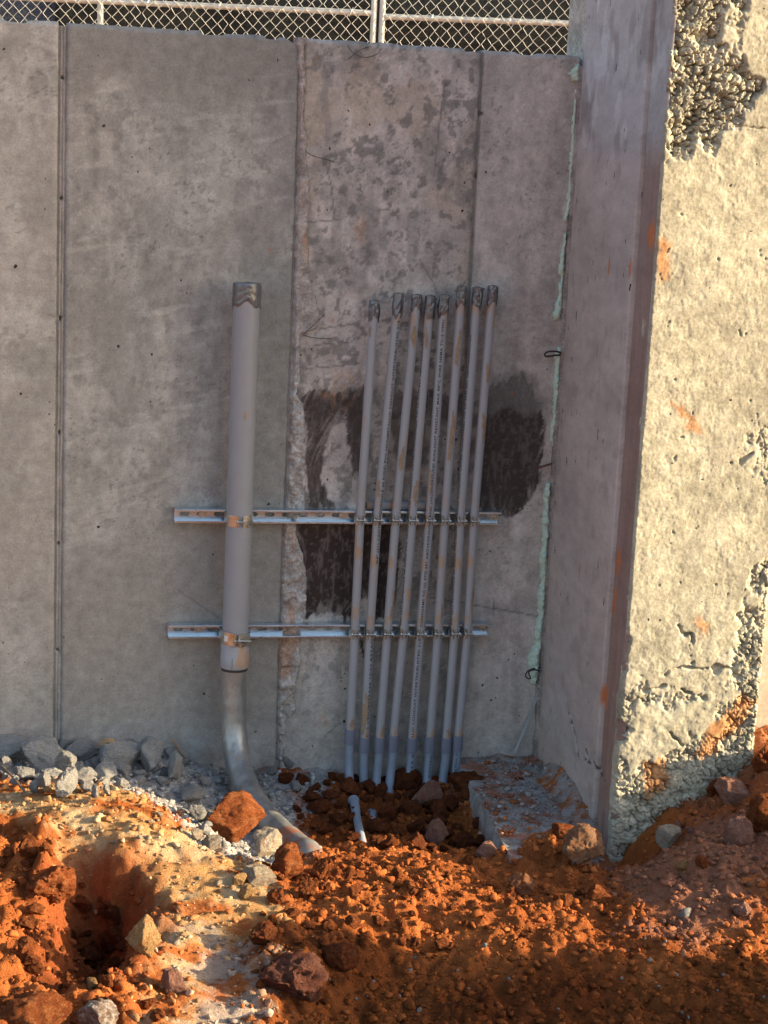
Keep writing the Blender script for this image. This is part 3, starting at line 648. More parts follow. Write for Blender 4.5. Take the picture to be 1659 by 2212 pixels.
def side_sheet(name, y0, y1, x, nx, cm=1.0, tint=None, seed=0):
    ys = np.linspace(y0, y1, nx); zs = np.linspace(-.2, ZV, 560)
    Yg, Zg = np.meshgrid(ys, zs, indexing='ij')
    Xg = x - .0025 * (fbm(Yg * 14, Zg * 10, 101 + seed, 4) - .5) - .0012 * (fbm(Yg * 70, Zg * 40, 102 + seed, 3) - .5)
    col = side_colour(Yg, Zg, tint)
    for sc in S_CRK: Xg = Xg + .006 * sstep(.006, .002, linedist(sc, Yg, Zg))
    ed = np.minimum(np.abs(Yg - y0), np.abs(Yg - y1)); Xg = Xg + .004 * sstep(.006, 0, ed)
    return np.stack([Xg, Yg, Zg], -1), col
P, col = side_sheet('side', -.012, YS, PX0, 118)
skin_panel('side_panel', P[..., 0], P[..., 1], P, (.05, 0, 0), 'pier_side_concrete', pier, col)
P, col = side_sheet('edge', YS - .003, PY + .012, PX0 + .011, 40, .85, (.22, .125, .095), 5)
ch = sstep(.035, .0, np.abs(P[..., 1] - PY) - .012 + .02 * (fbm(P[..., 2] * 22, P[..., 2] * 0, 105, 4) - .5)) * sstep(.55, .2, P[..., 2])
P[..., 0] += ch * (.012 + .02 * (fbm(P[..., 1] * 60, P[..., 2] * 60, 106, 4) - .4))
skin_panel('edge_strip', P[..., 0], P[..., 1], P, (.006, 0, 0), 'pier_side_concrete', pier, col)
# the sunlit end face
def facepts(pts): return [tuple(on_wall(u, v, PY)[[0, 2]]) for u, v in pts]
HC = [facepts(p) for p in ([(1440, -150), (1640, -150), (1600, 0), (1570, 90), (1600, 150), (1650, 190), (1620, 235), (1570, 265), (1520, 310), (1440, 350)],
                           [(1625, 1240), (1700, 1200), (1700, 1560), (1610, 1570), (1560, 1620), (1580, 1500), (1610, 1400)],
                           [(1290, 1700), (1400, 1640), (1500, 1600), (1640, 1560), (1700, 1640), (1500, 1760), (1300, 1860)],
                           [(1340, 1530), (1375, 1500), (1420, 1500), (1480, 1515), (1430, 1530), (1380, 1530), (1350, 1600), (1330, 1640)],
                           [(1620, 940), (1680, 930), (1690, 1010), (1640, 1030)])]
HCW = (1.0, .6, .5, .45, .3)
CRK = [facepts(p) for p in ([(1470, 1355), (1490, 1370), (1500, 1400), (1500, 1430)], [(1440, 1450), (1480, 1440), (1550, 1448), (1600, 1440)], [(1390, 1490), (1450, 1495), (1520, 1500)], [(1600, 1000), (1630, 980)], [(1450, 1590), (1490, 1610)])]
F_OR = [facepts(p) for p in ([(1450, 868), (1480, 872), (1500, 905), (1520, 935), (1500, 930), (1470, 895)], [(1540, 1560), (1600, 1510), (1640, 1520), (1590, 1580), (1540, 1630), (1500, 1640)], [(1395, 1650), (1440, 1640), (1450, 1700), (1400, 1740)], [(1425, 520), (1445, 530), (1440, 600), (1425, 610)], [(1505, 1340), (1525, 1345), (1520, 1370)])]
xs = np.linspace(PX0 + .0118, PX1, 165); zs = np.linspace(-.15, ZV, 1000)
X, Z = np.meshgrid(xs, zs, indexing='ij')
wob = fbm(X * 22, Z * 22, 111, 4) - .5
hc = np.zeros_like(X)
for P_, w_ in zip(HC, HCW): hc = np.maximum(hc, w_ * sstep(.018, -.02, sdf(P_, X, Z) + .11 * wob))
wx = X + .018 * (fbm(X * 60, Z * 60, 112, 3) - .5); wz = Z + .018 * (fbm(X * 60, Z * 60, 113, 3) - .5)
f1, f2, ci, tlt = worley(wx * 44, wz * 44, 114, True); g1, g2, cj = worley(wx * 110, wz * 110, 115)
agg = sstep(.02, .45, f2 - f1) * (.45 + .55 * ci); agg2 = sstep(.0, .4, g2 - g1)
deep = sstep(.38, .58, fbm(X * 30, Z * 30, 116, 3))
gap = 1 - sstep(.03, .20, f2 - f1); gap2 = 1 - sstep(.03, .18, g2 - g1)
void = sstep(.52, .66, fbm(X * 26, Z * 26, 142, 3))
rec = hc * (.016 * void * (.5 + .5 * ci) + .026 * gap * (.55 + .6 * vnoise(X * 35, Z * 35, 143)) * (.25 + 1.0 * deep) + .007 * (1 - ci) * deep + .007 * np.clip(.5 + tlt, 0, 1.2) + .006 * gap2 + .004 * fbm(X * 120, Z * 120, 117, 4, .7))
for cr in CRK:
    dd = linedist(cr, X + .03 * wob, Z + .03 * (vnoise(X * 40, Z * 40, 118) - .5)); rec = np.maximum(rec, .014 * sstep(.008, .002, dd) * sstep(.36, .5, fbm(X * 38, Z * 38, 119, 3)))
pit = worley(X * 26 + .8 * wob, Z * 26 + .5 * (vnoise(X * 90, Z * 90, 136) - .5), 120); rec = np.maximum(rec, .010 * (pit[2] > .88) * sstep(.04 + .9 * (pit[2] - .86) * (.4 + vnoise(X * 30, Z * 30, 137)), .0, pit[0] + .5 * (vnoise(X * 160, Z * 160, 138) - .5) * .2))
lowr = sstep(.8, .3, Z); rec = rec + .004 * lowr * fbm(X * 50, Z * 50, 121, 4) + 0.0014 * fbm(X * 120, Z * 120, 122, 4, .75) + .0011 * sstep(.5, .68, fbm(X * 34, Z * 30, 139, 5, .65)) + .0010 * fbm(X * 9, Z * 7, 123, 4)
for vv in (272,): rec = rec + (.009 if vv < 500 else .004) * sstep(.0045, .0, np.abs(Z - on_wall(1560, vv, PY)[2])) * sstep(.35, .6, fbm(X * 30, Z * 200, 124, 3))
edge = X - PX0 - .0118; jag = .006 * fbm(Z * 60, Z * 0, 125, 5, .65) + lowr * .030 * sstep(.45, .7, fbm(Z * 16, Z * 0 + 3, 126, 4))
rec = rec + (.006 + .02 * lowr) * sstep(jag, jag - .006, edge) + .006 * sstep(.010, 0, PX1 - X)
bl = fbm(X * 10, Z * 8, 127, 5); bf = fbm(X * 45, Z * 40, 128, 4)
col = np.array((.375, .355, .275)) * (.66 + .6 * bl[..., None]) * (.72 + .56 * fbm(X * 45, Z * 40, 140, 5, .68)[..., None])
col = mixc(col, (.43, .41, .335), sstep(.5, .64, fbm(X * 24, Z * 20, 129, 4)) * .45)
col = mixc(col, (.25, .235, .19), sstep(.54, .68, fbm(X * 7, Z * 9, 130, 5)) * .45)
for P_ in F_OR: col = mixc(col, (.44, .19, .06), sstep(.014, -.012, sdf(P_, X + .04 * wob, Z + .05 * (bf - .5))) * .8)
skin_panel('end_face', X, Z, np.stack([X, PY + rec, Z], -1), (0, .06, 0), 'pier_face_concrete', pier, col)
b = MB(); b.box((PX0 + .016, PY + .045, -.2), (PX1 - .004, .20, ZV - .002)); b.build('core', 'rough_mortar', pier)
b = MB(); b.box((PX0, PY, ZV + .002), (PX1, .2, PIER_TOP)); cap = b.build('upper_lift', 'rough_mortar', pier, bevel=.006)
for o in pier.children:
    if o.name.startswith(('core', 'upper')):
        a = o.data.color_attributes.new('Col', 'FLOAT_COLOR', 'POINT'); a.data.foreach_set('color', [.42, .39, .34, 1] * len(o.data.vertices))

# concrete footing beside the conduits
fx0, fx1 = on_level(1028, 1716, .0), on_level(1108, 1862, .0)
yv = np.linspace(-.015, fx1[1], 150); face = np.linspace(0, 1, 9); topx = np.linspace(0, 1, 44)[1:] ** 1.3
rows = []
for y_ in yv:
    xe = fx0[0] + (fx1[0] - fx0[0]) * (y_ - fx0[1]) / (fx1[1] - fx0[1])
    rows.append([(xe - .010 * (1 - f_), y_, -.13 + .128 * f_) for f_ in face] + [(xe + (PX0 + .02 - xe) * (1 - .72 * float(sstep(-.42, -.78, np.float64(y_)))) * q_, y_, -.002 - .012 * q_ * float(sstep(-.40, -.7, np.float64(y_)))) for q_ in topx])
P = np.array(rows); nf = len(face); e_ = np.zeros(P.shape[:2]); e_[:, nf - 1] = 1; e_[:, nf - 2] = .4; e_[:, nf] = .4
P[..., 0] += .004 * (fbm(P[..., 1] * 60, P[..., 2] * 60, 131, 4) - .5) + e_ * .007 * fbm(P[..., 1] * 28, P[..., 1] * 0, 132, 5, .65)
P[..., 2] += .0045 * (fbm(P[..., 1] * 60, P[..., 0] * 60, 133, 4) - .5) - e_ * .006 * fbm(P[..., 1] * 40, P[..., 1] * 0 + 7, 134, 5, .65)
P[..., 2] -= .10 * sstep(fx1[1] + .05, fx1[1] - .01, P[..., 1]) + .05 * (np.arange(P.shape[1]) == P.shape[1] - 1)[None, :]
c = np.array((.31, .30, .285)) * (.55 + .75 * fbm(P[..., 1] * 26, P[..., 0] * 26 + P[..., 2] * 30, 135, 5, .65)[..., None])
c = mixc(c, (.30, .10, .045), sstep(.46, .62, fbm(P[..., 0] * 17, P[..., 1] * 17, 141, 5, .65)) * .8 * (np.arange(P.shape[1]) >= nf)[None, :])
c = mixc(c, (.26, .09, .04), sstep(-.03, -.09, P[..., 2]) * .7)
foot = np_mesh('concrete_footing', P.reshape(-1, 3), grid_faces(*P.shape[:2]), 'rough_mortar', None, c, origin=(fx0[0], -.4, -.1)); foot.data.set_sharp_from_angle(angle=math.radians(45))
tag(foot, 'low grey concrete footing edge in the soil between conduits and pier', 'footing')

# ================================================================== CHANNELS
YF = -0.0455                                           # front of the channels
def channel(x0, x1, zc, label, anchors):
    o = thing('strut_channel', ((x0 + x1) / 2, -.005, zc), label, 'metal channel', 'slotted channels bolted to the wall')
    h, tck, lip, dep, yb = .0207, .0026, .0072, .0413, -.005
    yf = yb - dep; b = MB()
    prof = [(yb, -h), (yf, -h), (yf, -h + lip), (yf + tck, -h + lip), (yf + tck, -h + tck), (yb - tck, -h + tck)]
    for sg in (1, -1):
        q = [(y, zc + sg * z) for y, z in prof]; n = len(q)
        V = [(x0, y, z) for y, z in q] + [(x1, y, z) for y, z in q]
        b.add(V, [tuple(range(n)), tuple(range(2 * n - 1, n - 1, -1))] + [(i, i + n, (i + 1) % n + n, (i + 1) % n) for i in range(n)])
    b.build('channel', 'zinc', o, True, bevel=.0016); b = MB()
    # slotted back: frames of plate round chamfered slots
    pitch, sl, sh = .0508, .029, .0135; x = x0 + .016; ya, yc = yb - tck * .98, yb - .0002
    zi = h - tck + .0002
    b.box((x0, ya, zc - zi), (x, yc, zc + zi))
    while x + sl < x1 - .012:
        xe = x + sl; c = .005; q = sh / 2; nx = min(x + pitch, x1)
        if nx + sl > x1 - .012: nx = x1
        b.prism([(x, zc + q - c), (x + c, zc + q), (xe - c, zc + q), (xe, zc + q - c), (xe, zc + zi), (x, zc + zi)], ya, yc)
        b.prism([(x, zc - zi), (xe, zc - zi), (xe, zc - q + c), (xe - c, zc - q), (x + c, zc - q), (x, zc - q + c)], ya, yc)
        b.box((xe, ya, zc - zi), (nx, yc, zc + zi)); x = nx
    b.build('slotted_back', 'zinc', o, False)
    for ax in anchors:
        k = MB(); k.tube([(ax, ya - .0002, zc), (ax, ya - .002, zc)], .0125, 20); k.tube([(ax, ya - .002, zc), (ax, ya - .008, zc)], .0085, 6)
        k.tube([(ax, yb + .05, zc), (ax, ya - .012, zc)], .0042, 10); k.build('anchor_bolt', 'bolt_steel', o, False)
    return o
zc1 = on_wall(378, 1115, YF)[2]; zc2 = on_wall(364, 1366, YF)[2]
channel(on_wall(378, 1111, YF)[0], on_wall(1083, 1117, YF)[0], zc1, 'upper slotted zinc channel bolted across the wall', [on_wall(437, 1105, 0)[0], on_wall(1065, 1108, 0)[0], on_wall(740, 1106, 0)[0]])
channel(on_wall(364, 1361, YF)[0], on_wall(1061, 1357, YF)[0], zc2, 'lower slotted zinc channel bolted across the wall', [on_wall(427, 1355, 0)[0], on_wall(1043, 1352, 0)[0]])

# ================================================================== SMALL CONDUITS
TOPS = [(809, 649), (861, 634), (901, 637), (930, 639), (960, 637), (998, 619), (1032, 621), (1065, 618)]
ST1 = [778, 815, 855, 890.5, 928, 961, 995, 1024]; ST2 = [766.6, 799, 837, 872, 908, 946, 982, 1010]
CPL = [(756.5, 1575, 1606), (787.5, 1592, 1624), (820, 1592, 1625), (850, 1588, 1622), (890.5, 1593, 1624), (929, 1590, 1625), (964.5, 1593, 1625), (989.5, 1588, 1620)]
ENT = [(757, 1700), (789, 1728), (812, 1722), (841, 1716), (884, 1716), (922, 1718), (955, 1724), (984, 1716)]
RP = 0.01335
YP = YF - RP - .0015
ORD = ['first', 'second', 'third', 'fourth', 'fifth', 'sixth', 'seventh', 'eighth']
def tape_cap(parent, axis_fn, z0, z1, r, seed, flap=0):
    """wrinkled duct tape folded over the pipe end: creased facets, ragged lower edge"""
    n, m = (15, 6) if r < .02 else (40, 8)
    rg = np.random.default_rng(seed); ph = rg.uniform(0, 6.28, 4); V = []
    for i in range(m + 1):
        t = i / m
        for j in range(n):
            a = 2 * math.pi * (j + rg.uniform(-.3, .3)) / n
            zz = z0 + (z1 - z0) * t + (1 - t) * (.009 * math.sin(a * 2 + ph[0]) + .006 * math.sin(a * 5 + ph[1])) + (rg.uniform(-.35, .35) * (z1 - z0) / m * (1 if r < .02 else .3) if 0 < i < m else 0)
            c = axis_fn(zz); rr = r * (1.03 + .05 * (r < .02)) + (rg.uniform(0, .0026) if r < .02 else .0008 + .0012 * abs(math.sin(9 * t + 2 * math.sin(a + ph[0]))) * (.4 + .6 * rg.random()))
            if i == 0: rr = r + .0008
            if i == m: rr *= .95
            V.append((c[0] + rr * math.cos(a), c[1] + rr * math.sin(a), zz))
    F_ = []
    for i in range(m):
        for j in range(n):
            p, q, u_, w_ = i * n + j, i * n + (j + 1) % n, (i + 1) * n + (j + 1) % n, (i + 1) * n + j
            F_ += [(p, q, u_), (p, u_, w_)] if rg.random() < .5 else [(p, q, w_), (q, u_, w_)]
    c = axis_fn(z1); V.append((c[0] + .15 * r, c[1], z1 + .004)); F_ += [(m * n + j, m * n + (j + 1) % n, len(V) - 1) for j in range(n)]
    o = np_mesh('tape_cap', V, F_, 'duct_tape', parent, smooth=False)
    if flap:
        # loose tail of tape
        fl = MB(); a0 = flap; V = []; nn = 9
        for i in range(nn):
            t = i / (nn - 1); zz = z1 - .002 - (z1 - z0) * 1.05 * t; c = axis_fn(zz)
            for w_ in (-1, 1):
                a = a0 + w_ * (.42 - .15 * t); rr = r * (1.10 + .22 * math.sin(t * 2.6) + .10 * w_ * math.sin(t * 5 + ph[2])) + .001
                V.append((c[0] + rr * math.cos(a), c[1] + rr * math.sin(a), zz + .004 * w_))
        fl.add(V, [(2 * i, 2 * i + 1, 2 * i + 3, 2 * i + 2) for i in range(nn - 1)])
        f = fl.build('tape_tail', 'duct_tape', o, True, origin=parent.location)
        sm = f.modifiers.new('thick', 'SOLIDIFY'); sm.thickness = .0007
    return o
def printed(parent, text, axis_fn, z0, z1, r, ang, height):
    """line of print running up a pipe, wrapped on its surface (ang measured from the pipe's front, + to the right)"""
    cu = bpy.data.curves.new('print', 'FONT'); cu.body = text; cu.size = 1.0; cu.space_character = 1.12; cu.offset = 0.022
    tmp = bpy.data.objects.new('print', cu); C.objects.link(tmp)
    dg = bpy.context.evaluated_depsgraph_get(); me = tmp.evaluated_get(dg).to_mesh()
    V = np.array([v.co[:] for v in me.vertices]); Fc = [tuple(p.vertices) for p in me.polygons]
    tmp.evaluated_get(dg).to_mesh_clear(); bpy.data.objects.remove(tmp); bpy.data.curves.remove(cu)
    V[:, 0] -= V[:, 0].min(); V[:, 0] /= V[:, 0].max(); V[:, 1] = (V[:, 1] - .35) / .7 * height
    out = []
    for s, q, _ in V:
        z = z0 + (z1 - z0) * s; c = axis_fn(z); a = -math.pi / 2 + ang - q / r
        out.append((c[0] + (r + .0006) * math.cos(a), c[1] + (r + .0006) * math.sin(a), z))
    return np_mesh('printed_line', out, Fc, 'print_ink', parent, smooth=False)
def clamp(x, y, z, r, label, h=.030, group='strap clamps holding the conduits to the channels', ear=.012, gap=.55, tl=0.0, bolt_out=.010, tagged=False):
    o = thing('strap_clamp', (x, y, z), label, 'pipe clamp', group)
    tk = .0018; yfr = YF + .004
    for sg, nm in ((-1, 'strap_half'), (1, 'strap_half')):
        pts = [(sg * r * 1.04, yfr - y)]
        amax = math.pi / 2 - gap
        for i in range(9):
            a = amax * i / 8; pts.append((sg * (r + .0004) * math.cos(a), -(r + .0004) * math.sin(a)))
        ex = pts[-1][0]; pts.append((ex * 0.98, pts[-1][1] - ear))
        b = MB(); n = len(pts); V = []
        for k in range(n):
            p = np.array(pts[k]); d = unit(np.array(pts[min(k + 1, n - 1)]) - np.array(pts[max(k - 1, 0)])); nr = np.array([d[1], -d[0]]) * (tk * (-sg))
            hh = h / 2 * (1.0 if k < n - 2 else .92)
            dz = tl * p[0]
            for q in (p, p + nr):
                for s in (-1, 1): V.append((x + q[0], y + q[1], z + s * hh + dz))
        Fc = []
        for k in range(n - 1):
            a = 4 * k; c = a + 4
            Fc += [(a, a + 1, c + 1, c), (a + 3, a + 2, c + 2, c + 3), (a + 1, a + 3, c + 3, c + 1), (a + 2, a, c, c + 2)]
        Fc += [(0, 2, 3, 1), (4 * n - 4, 4 * n - 3, 4 * n - 1, 4 * n - 2)]
        b.add(V, Fc); b.build(nm, 'clamp_zinc', o, True)
    ys = y - (r + .0004) * math.sin(math.pi / 2 - gap) - ear * .55; xe = (r + .0004) * math.cos(math.pi / 2 - gap)
    b = MB(); b.tube([(x - xe - .004, ys, z), (x + xe + bolt_out, ys, z)], .0024, 10); b.build('bolt', 'bolt_steel', o, True)
    b = MB(); b.tube([(x - xe - .0062, ys, z), (x - xe - .002, ys, z)], .0055, 6); b.build('bolt_head', 'bolt_steel', o)
    b = MB(); b.tube([(x + xe + .002, ys, z), (x + xe + .006, ys, z)], .0058, 6); b.build('nut', 'bolt_steel', o)
    return o
conduits = []
for i in range(8):
    tp = on_wall(*TOPS[i], YP); s1 = on_wall(ST1[i], 1118, YP); s2 = on_wall(ST2[i], 1365, YP)
    ct = on_wall(CPL[i][0], CPL[i][1], YP); cb = on_wall(CPL[i][0] - .5, CPL[i][2], YP)
    kz = np.array([cb[2] - .3, ct[2], s2[2], s1[2], tp[2] + .1]); kx = np.array([ct[0], ct[0], s2[0], s1[0], tp[0] + (tp[0] - s1[0]) / (tp[2] - s1[2]) * .1])
    def ax(z, kz=kz, kx=kx):
        return np.array([np.interp(z, kz, kx), YP, z])
    side = ['leftmost of the eight, tan dirt specks', 'second from left, bold black print along it', 'third from left, tan mud smear below its tape', 'fourth from left, crowding its right neighbour',
            'fifth from left, black print up its whole front', 'sixth from left, long tan mud streak', 'seventh from left', 'rightmost of the eight'][i]
    o = thing('conduit', (ct[0], YP, ct[2]), 'thin grey plastic conduit with taped top, ' + side, 'conduit', 'thin conduits standing against the wall')
    zz = np.linspace(ct[2] - .02, tp[2] - .004, 40)
    MB().tube([ax(z) for z in zz], RP, 28).build('pipe', 'pvc_grey', o, True)
    MB().tube([ax(cb[2]), ax(cb[2] + .001), ax(ct[2] - .001), ax(ct[2])], [RP * 1.24, RP * 1.30, RP * 1.30, RP * 1.22], 28).build('coupling', 'pvc_coupling', o, True)
    e = on_wall(*ENT[i], YP - .045); pts = [ax(cb[2] + .01), ax(cb[2] - .02), (np.array(ax(cb[2] - .055)) * .6 + e * .4), e, e + np.array([0.004 * (3 - i), -.07, -.055])]
    pts[2][1] = YP - .008
    lb = spline(pts, 28); MB().tube(lb, RP * 1.02, 24).build('lower_bend', 'pvc_blue_grey', o, True)
    th = [.055, .062, .044, .062, .060, .058, .056, .052][i]
    fl = [.25, -.55, -.2, .1, 3.6, -.5, -.9, -.2][i]
    tape_cap(o, ax, tp[2] - th, tp[2], RP, 300 + i, fl)
    conduits.append((o, ax, tp, ct, cb, lb))
    clamp(s1[0], YP, zc1 - .002, RP, 'small zinc strap clamp on the upper channel holding the %s thin conduit from the left' % ORD[i])
    clamp(s2[0], YP, zc2 - .002, RP, 'small zinc strap clamp on the lower channel holding the %s thin conduit from the left' % ORD[i])
zpx = lambda u, v: on_wall(u, v, YP)[2]
o, ax = conduits[1][:2]
printed(o, '3/4" (21) CANTEX SCHEDULE 40 RIGID PVC NONMETALLIC CONDUIT INTERTEK®LISTED 310', ax, zpx(808, 1216), zpx(855, 692), RP, .42, .0068)
printed(o, 'C-2 V90U8052A35 10:52', ax, zpx(788, 1590), zpx(795, 1432), RP, .45, .0060)
printed(o, 'A52AG1', ax, zpx(795, 1428), zpx(800, 1372), RP, .45, .0085)
o, ax = conduits[4][:2]
printed(o, 'CONFORMS TO UL STD 651 ABOVEGROUND AND UNDERGROUND SUNLIGHT RESISTANT MAX 90°C WIRE NEMA TC-2 V90U', ax, zpx(908, 1352), zpx(957, 690), RP, -.12, .0066)
printed(o, 'LLIC CONDUIT INTERTEK®LISTED 310', ax, zpx(890, 1590), zpx(907, 1378), RP, -.25, .0066)
for k in (3, 6):
    o, ax = conduits[k][:2]
    printed(o, '3/4" (21) SCHEDULE 40 RIGID PVC NONMETALLIC CONDUIT LISTED CONFORMS TO UL STD 651 ABOVEGROUND', ax, zpx(872, 1350), zpx(925, 720), RP, -1.15, .0062)
for k, tx, an in ((7, 'ELECTRICAL X3', -.35), (4, '0.N.E E', .1), (5, 'ELECTRIC', .25)):
    o, ax, tp, ct, cb, lb = conduits[k]
    ys = np.array(lb)[:, 1]; zs_ = np.array(lb)[:, 2]; od = np.argsort(zs_)
    axb = lambda z, L=np.array(lb)[od]: np.array([np.interp(z, L[:, 2], L[:, 0]), np.interp(z, L[:, 2], L[:, 1]), z])
    printed(o, tx, axb, cb[2] - .078, cb[2] - .004, RP * 1.02, an, .0066)

def smear(k, v0, v1, ang, wid, seed):
    if k >= 0: o, ax = conduits[k][:2]; r = RP; u = ST1[k]; yy_ = YP
    else: o, ax, r, u, yy_ = big, axB, RB, 520, YB
    za, zb = on_wall(u, v1, yy_)[2], on_wall(u, v0, yy_)[2]; A, Z_ = np.meshgrid(np.linspace(-1, 1, 18), np.linspace(-1, 1, 46), indexing='ij')
    d = (A + .35 * np.sin(Z_ * 2 + seed)) ** 2 * 1.2 + Z_ ** 2 + 1.7 * (fbm(A * 2.2 + seed, Z_ * 3.5, 300 + seed, 4, .62) - .5)
    zz = (za + zb) / 2 + Z_ * (zb - za) / 2; th = -math.pi / 2 + ang + A * wid; cx_ = np.vectorize(lambda q: ax(q)[0])(zz)
    V = np.stack([cx_ + (r + .0005) * np.cos(th), ax(za)[1] + (r + .0005) * np.sin(th), zz], -1).reshape(-1, 3)
    Fq = grid_faces(*A.shape); kk = (d < .75).ravel()[Fq].all(1); Fq = Fq[kk]; us = np.unique(Fq); mp = np.full(len(V), -1); mp[us] = np.arange(len(us))
    if len(us): np_mesh('mud_smear', V[us], mp[Fq], 'mud', o)
for sm_ in ((2, 690, 760, .1, .9, 1), (2, 955, 1020, .05, .8, 2), (5, 685, 800, .05, .7, 3), (5, 880, 1010, -.2, .8, 4), (7, 780, 830, .1, .7, 5), (7, 880, 960, .3, .8, 6), (1, 1030, 1080, -.4, .6, 7), (3, 1030, 1095, .3, .8, 8),
            (1, 1480, 1592, -.3, 1.1, 9), (0, 1545, 1572, .2, .8, 10), (2, 1560, 1592, .3, .8, 11), (6, 1570, 1593, .3, .9, 12), (3, 700, 760, -.3, .6, 13), (0, 700, 730, -.6, .5, 14), (7, 1250, 1330, .7, .6, 15), (2, 1290, 1340, .5, .5, 16), (5, 1300, 1345, .4, .5, 17), (4, 1010, 1070, -.6, .5, 18)):
    smear(*sm_)
# short length of conduit lying behind the row, on the upper channel
a = on_wall(792, 1083, -.024); b_ = on_wall(926, 1085, -.024)
sp_ = thing('spare_conduit', (a[0], -.024, zc1 + .0345), 'short grey conduit piece lying level on the upper channel behind the thin conduits', 'conduit')
zl = zc1 + .0207 + RP + .0004
MB().tube([(a[0], -.024, zl), (b_[0], -.024, zl)], RP, 24).build('pipe', 'pvc_grey', sp_, True)
MB().tube([(a[0] - .0006, -.024, zl), (a[0] + .0003, -.024, zl)], RP * .78, 20).build('bore', 'black_band', sp_, True)

# ================================================================== LARGE CONDUIT
RB = 0.0385; YB = YF - RB - .002
bt = on_wall(534, 612, YB); b1 = on_wall(517, 1118, YB); b2 = on_wall(508, 1372, YB); b3 = on_wall(506.5, 1440, YB)
kz = np.array([b3[2] - .2, b3[2], b2[2], b1[2], bt[2]]); kx = np.array([b3[0], b3[0], b2[0], b1[0], bt[0]])
axB = lambda z: np.array([np.interp(z, kz, kx), YB, z])
big = thing('large_conduit', tuple(axB(b3[2])), 'wide grey plastic conduit with taped top running into a bent steel elbow', 'conduit')
MB().tube([axB(z) for z in np.linspace(b2[2] - .03, bt[2] - .004, 30)], RB, 56).build('pipe', 'pvc_large', big, True)
zc_a = on_wall(507, 1394, YB)[2]; zc_b = b3[2]
MB().tube([axB(zc_b), axB(zc_b + .002), axB(zc_b + (zc_a - zc_b) * .55), axB(zc_b + (zc_a - zc_b) * .57), axB(zc_a + .02)], [RB * 1.08, RB * 1.11, RB * 1.11, RB * 1.085, RB * 1.085], 56).build('coupling', 'pvc_grey', big, True)
sl = MB(); ang = -math.pi / 2 - .28; zs0, zs1 = zc_b + .002, zc_b + (zc_a - zc_b) * .55
for aa in (ang,):
    c0 = axB(zs0); rr = RB * 1.112
    sl.add([(c0[0] + rr * math.cos(aa + d_), c0[1] + rr * math.sin(aa + d_), z_) for z_ in (zs0, zs1) for d_ in (-.018, .018)], [(0, 1, 3, 2)])
sl.build('coupling_seam', 'black_band', big)
MB().tube([axB(zc_b - .0085), axB(zc_b + .001)], RB * 1.03, 48).build('band', 'black_band', big, True)
tape_cap(big, axB, on_wall(534, 660, YB)[2], bt[2] + .001, RB * 1.01, 77)
smear(-1, 882, 906, .1, .16, 21)
RE = 0.0385
el = [tuple(axB(zc_b + .0)), tuple(on_wall(504.5, 1500, YB)), tuple(on_wall(505, 1575, YB - .006)), tuple(on_wall(514, 1645, YB - .05)), tuple(on_wall(536, 1708, YB - .15)), tuple(on_wall(574, 1765, YB - .30)), tuple(on_wall(620, 1813, YB - .47)), tuple(on_wall(650, 1838, YB - .56))]
elp = spline(el, 70)
MB().tube(elp, [RE * (1 + .006 * math.sin(k * 1.7)) for k in range(len(elp))], 48).build('steel_elbow', 'rigid_steel', big, True)
w0 = np.array(el[6]); w1 = np.array(on_wall(668, 1852, YB - .64)); tail = spline([w0, np.array(el[7]), w1, w1 + np.array([.02, -.09, -.045])], 28)
MB().tube(tail, RE * 1.05, 40).build('elbow_wrap', 'elbow_wrap', big, True)
seam = [np.array(p) + np.array([.004, -RE * .97, .006]) for p in elp[4:40]]
clamp(b1[0] + .0005, YB, on_wall(517, 1129, YF - .09)[2], RB, 'wide shiny strap clamp on the upper channel around the large conduit', h=.034, ear=.009, gap=.17, bolt_out=.004)
c2 = clamp(b2[0] + .001, YB, on_wall(508, 1385, YF - .09)[2], RB * 1.10, 'wide yellowish strap clamp with a white sticker around the large conduit coupling', h=.038, ear=.013, gap=.07, tl=-.10, bolt_out=.038)
r_ = RB * 1.10 + .0026; lb_ = []
for a_ in np.linspace(-math.pi / 2 - .95, -math.pi / 2 - .62, 6):
    for q in (-.009, .009): lb_.append((c2.location.x + r_ * math.cos(a_), YB + r_ * math.sin(a_), c2.location.z + q - .10 * r_ * math.cos(a_)))
np_mesh('sticker', lb_, [(2 * k, 2 * k + 2, 2 * k + 3, 2 * k + 1) for k in range(5)], 'label_white', c2)

